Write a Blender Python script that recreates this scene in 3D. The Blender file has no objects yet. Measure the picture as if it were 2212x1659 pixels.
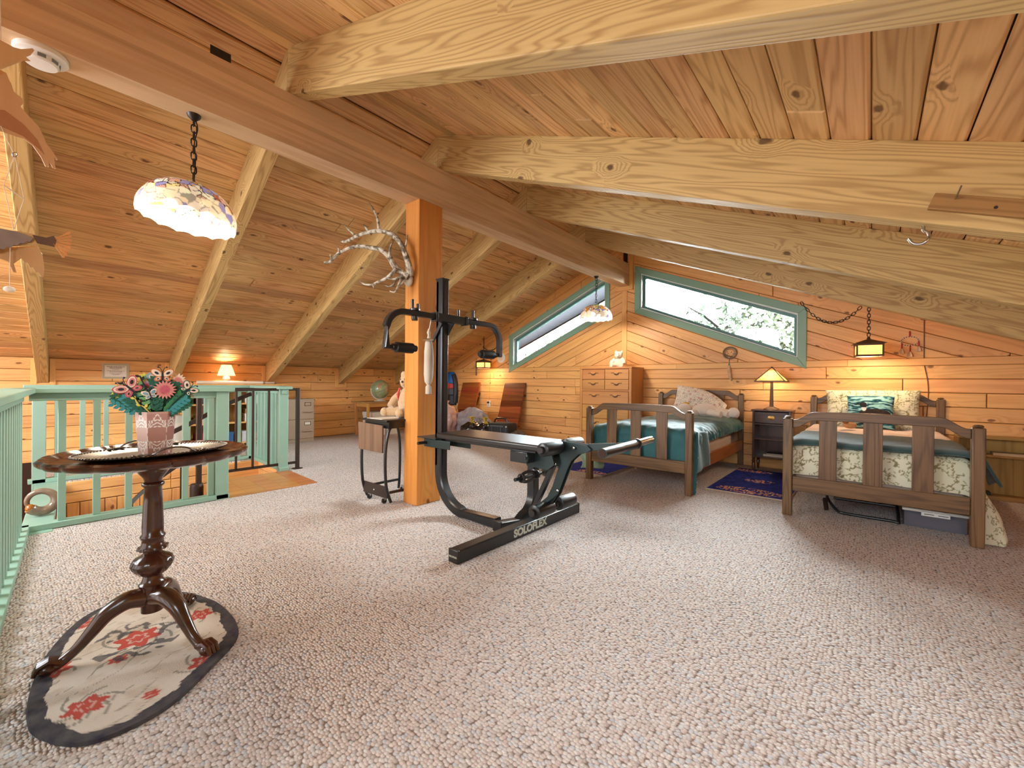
import bpy, bmesh, math, random
from mathutils import Vector, Matrix, Euler
from mathutils import noise as mnoise

random.seed(7)
SC = bpy.context.scene
COL = SC.collection
PI = math.pi


def lin(r, g, b):
    f = lambda c: (c / 255.0) / 12.92 if c / 255.0 <= .04045 else ((c / 255.0 + .055) / 1.055) ** 2.4
    return (f(r), f(g), f(b), 1.0)


# ------------------------------------------------------------------ camera
cam_d = bpy.data.cameras.new('camera')
cam_d.sensor_fit = 'HORIZONTAL'
cam_d.sensor_width = 36.0
cam_d.lens = 36.0 * 922.466 / 2212.0
cam_d.clip_start = .02
cam_d.clip_end = 200
cam = bpy.data.objects.new('camera', cam_d)
COL.objects.link(cam)
RIGHT = Vector((0.7648261283, 0.6441684996, 0.0093775022))
DOWN = Vector((0.0092830036, 0.0035350314, -0.9999506635))
FWD = Vector((-0.6441698683, 0.7648754459, -0.0032761341))
cm = Matrix((RIGHT, -DOWN, -FWD)).transposed().to_4x4()
cm.translation = Vector((0, 0, 1.0))
cam.matrix_world = cm
SC.camera = cam

# ------------------------------------------------------------------ sky and exposure
world = bpy.data.worlds.new('sky')
SC.world = world
world.use_nodes = True
bg = world.node_tree.nodes['Background']
bg.inputs['Color'].default_value = (.86, .94, 1.0, 1)
bg.inputs['Strength'].default_value = 115.0
SC.view_settings.view_transform = 'Standard'
SC.view_settings.look = 'None'
SC.view_settings.gamma = 1.0
SC.view_settings.use_curve_mapping = False
SC.view_settings.exposure = 0.9
SC.cycles.max_bounces = 8
SC.cycles.diffuse_bounces = 5
SC.cycles.glossy_bounces = 4
SC.cycles.transmission_bounces = 6
SC.cycles.transparent_max_bounces = 12
SC.cycles.caustics_reflective = False
SC.cycles.caustics_refractive = False
SC.cycles.sample_clamp_indirect = 4.0


def area_light(name, loc, rot, sx, sy, watts, color):
    d = bpy.data.lights.new(name, 'AREA')
    d.shape = 'RECTANGLE'; d.size = sx; d.size_y = sy
    d.energy = watts; d.color = color
    o = bpy.data.objects.new(name, d)
    COL.objects.link(o)
    o.location = loc; o.rotation_euler = rot
    return o


# area light standing in for unseen windows of the open great room
area_light('great_room_daylight', (-3.4, -4.75, .5), (PI / 2, 0, 0), 6.0, 3.4, 95, (.88, .94, 1.0))
# added fill lights behind the camera, no real skylights, aimed at the loft floor
area_light('great_room_fill', (-4.9, -2.2, 2.1), (math.radians(52), 0, 0), 3.4, 1.4, 190, (.88, .94, 1.0))
area_light('eave_fill', (.7, -1.5, 1.72), (math.radians(30), 0, 0), 1.8, 1.3, 130, (.80, .89, 1.0))

# the two gable windows let the sky in (portals only guide its sampling)
for px_, pz_, sg_ in ((-1.64, 1.974, 1), (-4.23, 1.985, -1)):
    po_ = area_light('window_portal', (px_, 6.19 - .07 * (px_ + 2.88), pz_), (-PI / 2, math.atan(.405) * sg_, 0), 2.15, .62, 1, (1, 1, 1))
    po_.data.cycles.is_portal = True

# ------------------------------------------------------------------ helpers
KS = -.07            # the gable wall and the rafters run a little askew of the ridge
RX = -2.88           # ridge line
SL = .405            # roof slope


def sk(x, v):
    """point of the building grid (x across, v along the ridge) on the world's floor"""
    return (x, v + KS * (x - RX))


def deck(x):         # underside of the roof boards
    return 3.135 - SL * abs(x - RX)


def raft(x):         # underside of the rafters
    return 2.83 - SL * abs(x - RX)


def tag(o, label=None, cat=None, group=None, kind=None):
    if label: o['label'] = label
    if cat: o['category'] = cat
    if group: o['group'] = group
    if kind: o['kind'] = kind
    return o


def thing(name, label, cat, loc=(0, 0, 0), rz=0.0, group=None, kind=None):
    o = bpy.data.objects.new(name, None)
    COL.objects.link(o)
    o.empty_display_size = .05
    o.location = loc
    o.rotation_euler = (0, 0, rz)
    return tag(o, label, cat, group, kind)


def copy_tree(o, parent=None):
    c = o.copy()
    COL.objects.link(c)
    c.parent = parent
    for ch in list(o.children):
        copy_tree(ch, c)
    return c


def frame(d, up=(0, 0, 1)):
    d = Vector(d).normalized()
    up = Vector(up)
    if abs(d.dot(up.normalized())) > .98:
        up = Vector((1, 0, 0)) if abs(d.x) < .9 else Vector((0, 1, 0))
    s = d.cross(up).normalized()
    u = s.cross(d).normalized()
    return d, s, u


class MB:
    """collects shapes and links them as one mesh object"""

    def __init__(self):
        self.v = []; self.f = []; self.c = None

    def add(self, verts, faces):
        n = len(self.v)
        self.v += [tuple(p) for p in verts]
        self.f += [tuple(i + n for i in fc) for fc in faces]
        return self

    def hexa(self, p):       # 8 corners, bottom ring then top ring
        return self.add(p, [(3, 2, 1, 0), (4, 5, 6, 7), (0, 1, 5, 4), (1, 2, 6, 5), (2, 3, 7, 6), (3, 0, 4, 7)])

    def box(self, x0, x1, y0, y1, z0, z1):
        return self.hexa([(x0, y0, z0), (x1, y0, z0), (x1, y1, z0), (x0, y1, z0),
                          (x0, y0, z1), (x1, y0, z1), (x1, y1, z1), (x0, y1, z1)])

    def cbox(self, c, s, rot=None):
        c = Vector(c)
        pts = []
        for z in (-.5, .5):
            for x, y in ((-.5, -.5), (.5, -.5), (.5, .5), (-.5, .5)):
                p = Vector((x * s[0], y * s[1], z * s[2]))
                if rot is not None: p = rot @ p
                pts.append(c + p)
        return self.hexa(pts)

    def bar(self, p, q, w, h, up=(0, 0, 1)):
        p = Vector(p); q = Vector(q)
        d, s, u = frame(q - p, up)
        s = s * (w / 2); u = u * (h / 2)
        return self.hexa([p - s - u, p + s - u, q + s - u, q - s - u, p - s + u, p + s + u, q + s + u, q - s + u])

    def sweep(self, pts, prof, up=(0, 0, 1), closed=False, scale=None, caps=True):
        """prof: list of (s,u) offsets carried along the path"""
        pts = [Vector(p) for p in pts]
        n = len(pts); m = len(prof)
        rings = []
        pu = None
        for i, p in enumerate(pts):
            if closed: d = pts[(i + 1) % n] - pts[i - 1]
            elif i == 0: d = pts[1] - pts[0]
            elif i == n - 1: d = pts[-1] - pts[-2]
            else: d = (pts[i + 1] - p).normalized() + (p - pts[i - 1]).normalized()
            if d.length < 1e-9: d = Vector((0, 0, 1))
            d.normalize()
            if pu is None:
                _, s, u = frame(d, up)
            else:
                u = pu - d * pu.dot(d)
                if u.length < 1e-6: _, s, u = frame(d, up)
                u.normalize(); s = d.cross(u).normalized()
            pu = u
            k = 1.0 if scale is None else scale[i]
            rings.append([p + s * (a * k) + u * (b * k) for a, b in prof])
        vs = [q for r in rings for q in r]
        fs = []
        for i in range(n if closed else n - 1):
            for j in range(m):
                a = i * m + j; b = i * m + (j + 1) % m
                c = ((i + 1) % n) * m + (j + 1) % m; e = ((i + 1) % n) * m + j
                fs.append((a, b, c, e))
        if caps and not closed:
            fs.append(tuple(range(m - 1, -1, -1)))
            fs.append(tuple((n - 1) * m + j for j in range(m)))
        return self.add(vs, fs)

    def tube(self, pts, r, n=8, closed=False, caps=True):
        sc = None
        if isinstance(r, (list, tuple)):
            sc = list(r); r = 1.0
        prof = [(r * math.cos(2 * PI * k / n), r * math.sin(2 * PI * k / n)) for k in range(n)]
        return self.sweep(pts, prof, closed=closed, scale=sc, caps=caps)

    def rtube(self, pts, w, h, up=(0, 0, 1), closed=False, bev=.12):
        a = w / 2; b = h / 2; e = min(w, h) * bev
        prof = [(-a + e, -b), (a - e, -b), (a, -b + e), (a, b - e), (a - e, b), (-a + e, b), (-a, b - e), (-a, -b + e)]
        return self.sweep(pts, prof, up=up, closed=closed)

    def lathe(self, prof, n=24, c=(0, 0, 0), rad=None, axis=None, caps=True):
        """prof: (r, z) from bottom to top; rad(angle, r, z) may change the radius"""
        c = Vector(c)
        M = Matrix.Identity(3)
        if axis is not None:
            d, s, u = frame(axis)
            M = Matrix((s, u, d)).transposed()
        vs = []
        m = len(prof)
        for r, z in prof:
            for k in range(n):
                a = 2 * PI * k / n
                rr = rad(a, r, z) if rad else r
                vs.append(c + M @ Vector((rr * math.cos(a), rr * math.sin(a), z)))
        fs = []
        for i in range(m - 1):
            for k in range(n):
                fs.append((i * n + k, i * n + (k + 1) % n, (i + 1) * n + (k + 1) % n, (i + 1) * n + k))
        if caps:
            fs.append(tuple(range(n - 1, -1, -1)))
            fs.append(tuple((m - 1) * n + k for k in range(n)))
        return self.add(vs, fs)

    def ball(self, c, r, nu=16, nv=10, rot=None, jit=0.0, freq=6.0):
        if not isinstance(r, (list, tuple)): r = (r, r, r)
        c = Vector(c)
        vs = []; fs = []
        for i in range(nv + 1):
            t = PI * i / nv
            for k in range(nu):
                a = 2 * PI * k / nu
                p = Vector((math.sin(t) * math.cos(a), math.sin(t) * math.sin(a), -math.cos(t)))
                q = Vector((p.x * r[0], p.y * r[1], p.z * r[2]))
                if jit: q *= 1 + jit * mnoise.noise(p * freq + c * 9)
                if rot is not None: q = rot @ q
                vs.append(c + q)
        for i in range(nv):
            for k in range(nu):
                fs.append((i * nu + k, i * nu + (k + 1) % nu, (i + 1) * nu + (k + 1) % nu, (i + 1) * nu + k))
        return self.add(vs, fs)

    def prism(self, poly, off):
        """poly: 3-D points of one face; off: vector to the other face"""
        off = Vector(off); n = len(poly)
        a = [Vector(p) for p in poly]; b = [p + off for p in a]
        return self.add(a + b, [tuple(range(n - 1, -1, -1)), tuple(range(n, 2 * n))] +
                        [(i, (i + 1) % n, n + (i + 1) % n, n + i) for i in range(n)])

    def grid(self, nu, nv, fn, colf=None, wrap=False):
        n0 = len(self.v)
        for j in range(nv + 1):
            for i in range(nu + (0 if wrap else 1)):
                self.v.append(tuple(fn(i / nu, j / nv)))
                if colf:
                    if self.c is None: self.c = {}
                    self.c[len(self.v) - 1] = colf(i / nu, j / nv)
        w = nu if wrap else nu + 1
        for j in range(nv):
            for i in range(nu):
                i2 = (i + 1) % w
                self.f.append((n0 + j * w + i, n0 + j * w + i2, n0 + (j + 1) * w + i2, n0 + (j + 1) * w + i))
        return self

    def build(self, name, mat, parent=None, smooth=True, bevel=0.0, angle=38, normals=True, solid=0.0, sub=0, mtx=None, seg=2):
        me = bpy.data.meshes.new(name)
        me.from_pydata([tuple(p) for p in self.v], [], self.f)
        if normals:
            bm = bmesh.new(); bm.from_mesh(me)
            bmesh.ops.recalc_face_normals(bm, faces=bm.faces)
            bm.to_mesh(me); bm.free()
        if self.c is not None:
            at = me.color_attributes.new('Col', 'FLOAT_COLOR', 'POINT')
            for i, c in self.c.items(): at.data[i].color = c
        if smooth:
            me.shade_smooth()
            me.set_sharp_from_angle(angle=math.radians(angle))
        me.materials.append(mat)
        o = bpy.data.objects.new(name, me)
        COL.objects.link(o)
        if parent is not None: o.parent = parent
        if mtx is not None: o.matrix_local = mtx
        if bevel:
            m = o.modifiers.new('edge', 'BEVEL'); m.width = bevel; m.segments = seg; m.limit_method = 'ANGLE'
            m.angle_limit = math.radians(40)
        if solid:
            m = o.modifiers.new('thick', 'SOLIDIFY'); m.thickness = solid; m.offset = 0
        if sub:
            m = o.modifiers.new('sub', 'SUBSURF'); m.levels = sub; m.render_levels = sub
        return o


def arc(c, r, a0, a1, n, ax=(1, 0, 0), ay=(0, 0, 1)):
    c = Vector(c); ax = Vector(ax); ay = Vector(ay)
    return [c + ax * (r * math.cos(a0 + (a1 - a0) * i / n)) + ay * (r * math.sin(a0 + (a1 - a0) * i / n)) for i in range(n + 1)]


def spline(pts, n=6):
    """Catmull-Rom through the points; works on tuples of any length"""
    out = []
    P = [pts[0]] + list(pts) + [pts[-1]]
    for i in range(1, len(P) - 2):
        for k in range(n):
            t = k / n
            out.append(tuple(.5 * ((2 * b) + (c - a) * t + (2 * a - 5 * b + 4 * c - d) * t * t + (3 * b - a - 3 * c + d) * t ** 3)
                             for a, b, c, d in zip(P[i - 1], P[i], P[i + 1], P[i + 2])))
    out.append(tuple(pts[-1]))
    return out


def fbm(x, y, z=0.0):
    return mnoise.fractal(Vector((x, y, z)), 1.0, 2.0, 3)


def sstep(a, b, x):
    t = min(1, max(0, (x - a) / (b - a)))
    return t * t * (3 - 2 * t)


def mixc(a, b, t):
    return tuple(a[i] + (b[i] - a[i]) * t for i in range(3)) + (1.0,)


# ------------------------------------------------------------------ materials
class NT:
    def __init__(self, name):
        self.m = bpy.data.materials.new(name)
        self.m.use_nodes = True
        self.t = self.m.node_tree
        self.b = self.t.nodes['Principled BSDF']
        self.out = self.t.nodes['Material Output']

    def n(self, kind, props=None, **ins):
        nd = self.t.nodes.new('ShaderNode' + kind)
        for k, v in (props or {}).items(): setattr(nd, k, v)
        for k, v in ins.items():
            key = int(k[1:]) if k[0] == 'i' and k[1:].isdigit() else k.replace('_', ' ')
            self.s(nd.inputs[key], v)
        return nd

    def s(self, sock, v):
        if isinstance(v, bpy.types.NodeSocket): self.t.links.new(v, sock)
        elif isinstance(v, bpy.types.Node): self.t.links.new(v.outputs[0], sock)
        else: sock.default_value = v

    def math(self, op, a, b=0.0, c=0.0):
        return self.n('Math', {'operation': op}, i0=a, i1=b, i2=c).outputs[0]

    def vmath(self, op, a, b=(0, 0, 0)):
        return self.n('VectorMath', {'operation': op}, i0=a, i1=b).outputs[0]

    def mix(self, f, a, b, mode='MIX'):
        nd = self.t.nodes.new('ShaderNodeMix'); nd.data_type = 'RGBA'; nd.blend_type = mode
        self.s(nd.inputs[0], f); self.s(nd.inputs[6], a); self.s(nd.inputs[7], b)
        return nd.outputs[2]

    def step(self, a, b, x):
        return self.n('MapRange', {'interpolation_type': 'SMOOTHSTEP'}, Value=x, From_Min=a, From_Max=b, To_Min=0.0, To_Max=1.0).outputs[0]

    def bump(self, h, strength=.3, dist=.01):
        self.s(self.b.inputs['Normal'], self.n('Bump', None, Strength=strength, Distance=dist, Height=h).outputs[0])

    def obj(self):
        return self.n('TexCoord').outputs['Object']

    def rand(self):
        return self.n('ObjectInfo').outputs['Random']


def plain(name, col, rough=.5, metal=0.0, spec=.5, bump=0.0, bscale=60, coat=0.0, var=.06, vscale=14, emit=None, estr=0.0, sheen=0.0):
    w = NT(name); b = w.b
    p = w.obj()
    if var:
        no = w.n('TexNoise', None, Vector=p, Scale=vscale, Detail=3.0).outputs[0]
        f = w.math('MULTIPLY_ADD', no, 2 * var, 1 - var)
        c = w.n('HueSaturation', None, Value=f, Color=col).outputs[0]
        w.s(b.inputs['Base Color'], c)
    else:
        b.inputs['Base Color'].default_value = col
    b.inputs['Roughness'].default_value = rough
    b.inputs['Metallic'].default_value = metal
    b.inputs['Specular IOR Level'].default_value = spec
    b.inputs['Coat Weight'].default_value = coat
    b.inputs['Sheen Weight'].default_value = sheen
    if bump:
        w.bump(w.n('TexNoise', None, Vector=p, Scale=bscale, Detail=4.0).outputs[0], bump, .006)
    if emit:
        b.inputs['Emission Color'].default_value = emit
        b.inputs['Emission Strength'].default_value = estr
    return w.m


def wood(name, light, dark, axis='X', knots=.3, rings=5.0, tone=.12, rough=.45, fine=.5, kcol=None, coat=0.0, spec=.4, ks=1.0, hue=.012, bump=.12, rmix=.45, g=1.0):
    w = NT(name); b = w.b
    p = w.obj()
    se = w.n('SeparateXYZ', None, Vector=p)
    o = {'X': (0, 1, 2), 'Y': (1, 0, 2), 'Z': (2, 0, 1)}[axis]
    r = w.rand()
    off = w.math('MULTIPLY', r, 53.0)
    gx = w.math('ADD', se.outputs[o[0]], off)
    gy = w.math('ADD', se.outputs[o[1]], w.math('MULTIPLY', r, 17.0))
    gz = se.outputs[o[2]]

    def vec(a, b_):
        return w.n('CombineXYZ', None, X=w.math('MULTIPLY', gx, a * g), Y=w.math('MULTIPLY', gy, b_ * g), Z=w.math('MULTIPLY', gz, b_ * g)).outputs[0]
    kv = w.n('CombineXYZ', None, X=w.math('MULTIPLY', gx, 3.0 * ks), Y=w.math('MULTIPLY', w.math('ADD', gy, gz), 5.2 * ks)).outputs[0]
    kv = w.vmath('ADD', kv, w.vmath('MULTIPLY', w.n('TexNoise', None, Vector=kv, Scale=7.0, Detail=2.0).outputs['Color'], (.10, .10, 0)))
    vo = w.n('TexVoronoi', {'feature': 'F1', 'voronoi_dimensions': '2D'}, Vector=kv, Scale=1.0)
    d = vo.outputs['Distance']
    gate = w.math('LESS_THAN', w.n('SeparateColor', None, Color=vo.outputs['Color']).outputs[0], knots)
    pull = w.math('MULTIPLY', w.math('MULTIPLY', w.step(.42, 0.0, d), gate), .16)
    a = w.n('TexNoise', None, Vector=vec(.42, 6.0), Scale=1.0, Detail=3.0, Roughness=.4).outputs[0]
    a2 = w.math('ADD', a, pull)
    rg = w.math('MULTIPLY_ADD', w.math('SINE', w.math('MULTIPLY', a2, rings * 2 * PI)), .5, .5)
    rg = w.math('POWER', rg, 2.4)
    fi = w.n('TexNoise', None, Vector=vec(2.6, 95.0), Scale=1.0, Detail=3.0).outputs[0]
    f = w.math('ADD', w.math('MULTIPLY', rg, rmix), w.math('MULTIPLY', w.math('SUBTRACT', fi, .3), fine))
    f = w.n('Clamp', None, Value=f).outputs[0]
    c = w.mix(f, light, dark)
    lo = w.n('TexNoise', None, Vector=vec(.35, 2.0), Scale=1.0, Detail=1.0).outputs[0]
    val = w.math('ADD', w.math('MULTIPLY_ADD', r, 2 * tone, 1 - tone), w.math('MULTIPLY', w.math('SUBTRACT', lo, .5), .35))
    hu = w.math('MULTIPLY_ADD', w.math('FRACT', w.math('MULTIPLY', r, 7.31)), 2 * hue, .5 - hue)
    c = w.n('HueSaturation', None, Hue=hu, Value=val, Color=c).outputs[0]
    if knots > 0:
        km = w.math('MULTIPLY', w.step(.10, .045, d), gate)
        c = w.mix(w.math('MULTIPLY', km, .85), c, kcol or (dark[0] * .3, dark[1] * .22, dark[2] * .2, 1))
    w.s(b.inputs['Base Color'], c)
    b.inputs['Roughness'].default_value = rough
    b.inputs['Specular IOR Level'].default_value = spec
    b.inputs['Coat Weight'].default_value = coat
    b.inputs['Coat Roughness'].default_value = .15
    if bump: w.bump(f, bump, .003)
    return w.m


def vcol(name, rough=.8, sheen=0.0, bump=0.0, bscale=300, trans=0.0, metal=0.0, spec=.3, coat=0.0):
    w = NT(name); b = w.b
    c = w.n('VertexColor', {'layer_name': 'Col'}).outputs[0]
    w.s(b.inputs['Base Color'], c)
    b.inputs['Roughness'].default_value = rough
    b.inputs['Sheen Weight'].default_value = sheen
    b.inputs['Metallic'].default_value = metal
    b.inputs['Specular IOR Level'].default_value = spec
    b.inputs['Coat Weight'].default_value = coat
    if bump:
        w.bump(w.n('TexNoise', None, Vector=w.obj(), Scale=bscale, Detail=3.0).outputs[0], bump, .004)
    if trans:
        t = w.n('BsdfTranslucent', None, Color=c)
        mx = w.n('MixShader', None, Fac=trans, i1=b.outputs[0], i2=t.outputs[0])
        w.s(w.out.inputs[0], mx.outputs[0])
    return w.m


def carpet_mat():
    w = NT('berber_carpet'); b = w.b
    p = w.obj()
    wob = w.n('TexNoise', None, Vector=p, Scale=14.0, Detail=2.0).outputs['Color']
    q = w.vmath('ADD', w.vmath('MULTIPLY', p, (74.0, 96.0, 1.0)), w.vmath('MULTIPLY', wob, (.9, .9, 0)))
    v = w.n('TexVoronoi', {'feature': 'F1', 'voronoi_dimensions': '2D'}, Vector=q, Scale=1.0, Randomness=.72)
    ed = w.n('TexVoronoi', {'feature': 'DISTANCE_TO_EDGE', 'voronoi_dimensions': '2D'}, Vector=q, Scale=1.0, Randomness=.72).outputs['Distance']
    r = w.n('SeparateColor', None, Color=v.outputs['Color']).outputs[0]
    cr = w.n('ValToRGB', None, Fac=r)
    e = cr.color_ramp.elements
    cols = [(0.0, lin(186, 174, 166)), (.15, lin(210, 198, 190)), (.4, lin(222, 212, 204)), (.6, lin(206, 188, 178)), (.78, lin(216, 210, 206)), (.9, lin(192, 194, 198)), (1.0, lin(228, 220, 214))]
    e[0].position, e[0].color = cols[0]
    e[1].position, e[1].color = cols[-1]
    for ps, c in cols[1:-1]:
        x = e.new(ps); x.color = c
    fib = w.n('TexNoise', None, Vector=w.vmath('MULTIPLY', p, (900.0, 300.0, 1.0)), Scale=1.0, Detail=1.0).outputs['Color']
    c = w.mix(.22, cr.outputs[0], w.n('HueSaturation', None, Saturation=1.5, Color=fib).outputs[0], 'OVERLAY')
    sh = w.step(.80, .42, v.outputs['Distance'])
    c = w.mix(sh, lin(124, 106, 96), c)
    big = w.n('TexNoise', None, Vector=p, Scale=1.6, Detail=2.0).outputs[0]
    c = w.n('HueSaturation', None, Value=w.math('MULTIPLY_ADD', big, .14, .93), Color=c).outputs[0]
    w.s(b.inputs['Base Color'], c)
    b.inputs['Roughness'].default_value = .95
    b.inputs['Specular IOR Level'].default_value = .1
    w.bump(w.step(.75, .1, v.outputs['Distance']), .8, .007)
    return w.m


def glass_mat(name, tint=(1, 1, 1, 1), rough=.0, alpha=.85):
    w = NT(name)
    tr = w.n('BsdfTransparent', None, Color=tint)
    gl = w.n('BsdfGlossy', None, Color=(1, 1, 1, 1), Roughness=rough)
    fr = w.n('Fresnel', None, IOR=1.45)
    mx = w.n('MixShader', None, Fac=fr.outputs[0], i1=tr.outputs[0], i2=gl.outputs[0])
    w.s(w.out.inputs[0], mx.outputs[0])
    return w.m


def emis(name, col, s):
    w = NT(name)
    e = w.n('Emission', None, Color=col, Strength=s)
    w.s(w.out.inputs[0], e.outputs[0])
    return w.m


M = {}
M['ceil'] = wood('ceiling_fir', lin(224, 184, 130), lin(160, 108, 60), knots=.2, tone=.16, rough=.5, rings=15, hue=.008, rmix=.45, fine=.45)
M['wallp'] = wood('wall_pine', lin(240, 186, 118), lin(206, 136, 72), knots=.34, tone=.09, rough=.42, rings=9, fine=.3, rmix=.35, hue=.006, ks=1.1)
M['raft'] = wood('rafter_fir', lin(210, 180, 120), lin(146, 106, 54), knots=.32, tone=.05, rough=.55, rings=26, ks=.9, rmix=.5, hue=.003, fine=.4)
M['glul'] = wood('glulam_fir', lin(224, 194, 154), lin(190, 152, 112), axis='Y', knots=0.0, rings=5, rough=.55, tone=.09, fine=.6, hue=.004, spec=.2)
M['post'] = wood('post_pine', lin(208, 148, 70), lin(178, 110, 40), axis='Z', knots=.2, rings=8, rough=.45, tone=.02, ks=.8, rmix=.3, spec=.2)
M['trim'] = wood('trim_pine', lin(238, 186, 116), lin(216, 152, 82), knots=.06, rings=6, rough=.42, tone=.05, fine=.3, rmix=.3, hue=.004)
for ax in 'XYZ':
    M['oak' + ax] = wood('dark_oak_' + ax, lin(124, 94, 60), lin(58, 40, 24), axis=ax, knots=0.0, rings=14, rough=.38, tone=.04, fine=1.0, coat=.15, rmix=.4, hue=.003)
    M['dres' + ax] = wood('dresser_oak_' + ax, lin(206, 150, 84), lin(176, 116, 58), axis=ax, knots=0.0, rings=6, rough=.4, tone=.03, fine=.5, rmix=.3)
    M['night' + ax] = wood('walnut_' + ax, lin(84, 54, 38), lin(46, 28, 20), axis=ax, knots=0.0, rings=6, rough=.3, tone=.03, coat=.3)
    M['mahog' + ax] = wood('mahogany_' + ax, lin(76, 42, 26), lin(40, 20, 12), axis=ax, knots=0.0, rings=5, rough=.2, tone=.02, coat=.6, fine=.4)
    M['ply' + ax] = wood('plywood_' + ax, lin(176, 140, 78), lin(130, 96, 48), axis=ax, knots=0.05, rings=10, rough=.5, tone=.04)
M['railwood'] = wood('red_side_rail', lin(176, 98, 56), lin(130, 64, 34), axis='Y', knots=0.0, rings=5, rough=.3, coat=.3, tone=.03)
M['hard'] = wood('hardwood_stave', lin(150, 82, 42), lin(96, 46, 24), knots=0.0, rings=6, rough=.35, tone=.4, hue=.012, coat=.2)
M['threshold'] = wood('threshold_oak', lin(190, 132, 74), lin(160, 100, 52), axis='Y', knots=0.0, rings=5, rough=.35, tone=.02)
M['veneer'] = wood('walnut_veneer', lin(132, 104, 80), lin(84, 62, 46), axis='Z', knots=0.0, rings=6, rough=.45, tone=.0, fine=.9)
M['carpet'] = carpet_mat()
M['green'] = plain('green_paint', lin(138, 172, 154), .45, bump=.05, bscale=30, var=.05, vscale=6)
M['sage'] = plain('sage_window_paint', lin(132, 170, 148), .45, var=.03)
M['steel'] = plain('brown_steel', lin(62, 50, 44), .38, metal=.4, var=.05)
M['black'] = plain('black_paint', lin(30, 32, 34), .28, spec=.6, var=.08, vscale=30)
M['blackmat'] = plain('black_vinyl', lin(30, 26, 25), .33, spec=.6, bump=.12, bscale=160)
M['roller'] = plain('roller_vinyl', lin(26, 27, 29), .32, spec=.5)
M['greymetal'] = plain('grey_plate', lin(54, 66, 66), .35, metal=.6)
M['chrome'] = plain('chrome', lin(190, 192, 190), .15, metal=1.0, var=0)
M['trackm'] = plain('track_strip', lin(118, 122, 118), .45, metal=.7)
M['bronze'] = plain('dark_bronze', lin(88, 68, 52), .45, metal=.5)
M['iron'] = plain('iron_chain', lin(52, 46, 42), .4, metal=.8)
M['white'] = plain('white_plastic', lin(232, 232, 224), .4, var=.02)
M['ivory'] = plain('ivory_plastic', lin(226, 214, 188), .4, var=.02)
M['offwhite'] = plain('off_white_card', lin(222, 216, 202), .8, var=.04)
M['darkgap'] = plain('dark_gap', lin(56, 32, 18), .9, var=.05)
M['silver'] = plain('silver_tray', lin(140, 136, 130), .36, metal=.95, bump=.25, bscale=90, var=.12)
M['taupe'] = plain('taupe_metal', lin(168, 148, 126), .45, var=.03)
M['ropec'] = plain('canvas_sack', lin(190, 178, 160), .9, bump=.3, bscale=40)
M['brass'] = plain('brass', lin(170, 130, 70), .35, metal=.9)
M['cream'] = plain('cream_fabric', lin(236, 226, 208), .9, sheen=.3)

# ================================================================== the shell of the loft
def YW(x):                      # inner face of the gable wall
    return 6.08 + KS * (x - RX)


XL, XR = -7.55, 1.95            # knee walls


def clip_half(poly, nx, nz, c):
    """keep nx*x + nz*z <= c"""
    out = []
    for i, p in enumerate(poly):
        q = poly[(i + 1) % len(poly)]
        dp = nx * p[0] + nz * p[1] - c; dq = nx * q[0] + nz * q[1] - c
        if dp <= 0: out.append(p)
        if dp * dq < 0:
            t = dp / (dp - dq)
            out.append((p[0] + (q[0] - p[0]) * t, p[1] + (q[1] - p[1]) * t))
    return out


def area2(poly):
    return .5 * sum(a[0] * b[1] - b[0] * a[1] for a, b in zip(poly, poly[1:] + poly[:1]))


def clean(poly):
    o = []
    for p in poly:
        if not o or math.hypot(p[0] - o[-1][0], p[1] - o[-1][1]) > 2e-3: o.append(p)
    if len(o) > 1 and math.hypot(o[0][0] - o[-1][0], o[0][1] - o[-1][1]) < 2e-3: o.pop()
    return o


def inset(poly, d):
    if area2(poly) < 0: poly = poly[::-1]
    n = len(poly); out = []
    L = []
    for i in range(n):
        a = poly[i]; b = poly[(i + 1) % n]
        e = (b[0] - a[0], b[1] - a[1]); l = math.hypot(*e) or 1e-9
        nx, ny = -e[1] / l, e[0] / l
        L.append((a[0] + nx * d, a[1] + ny * d, e[0] / l, e[1] / l))
    for i in range(n):
        x1, y1, a1, b1 = L[i - 1]; x2, y2, a2, b2 = L[i]
        den = a1 * b2 - b1 * a2
        if abs(den) < 1e-6: out.append((x2, y2)); continue
        t = ((x2 - x1) * b2 - (y2 - y1) * a2) / den
        out.append((x1 + a1 * t, y1 + b1 * t))
    return out


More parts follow.
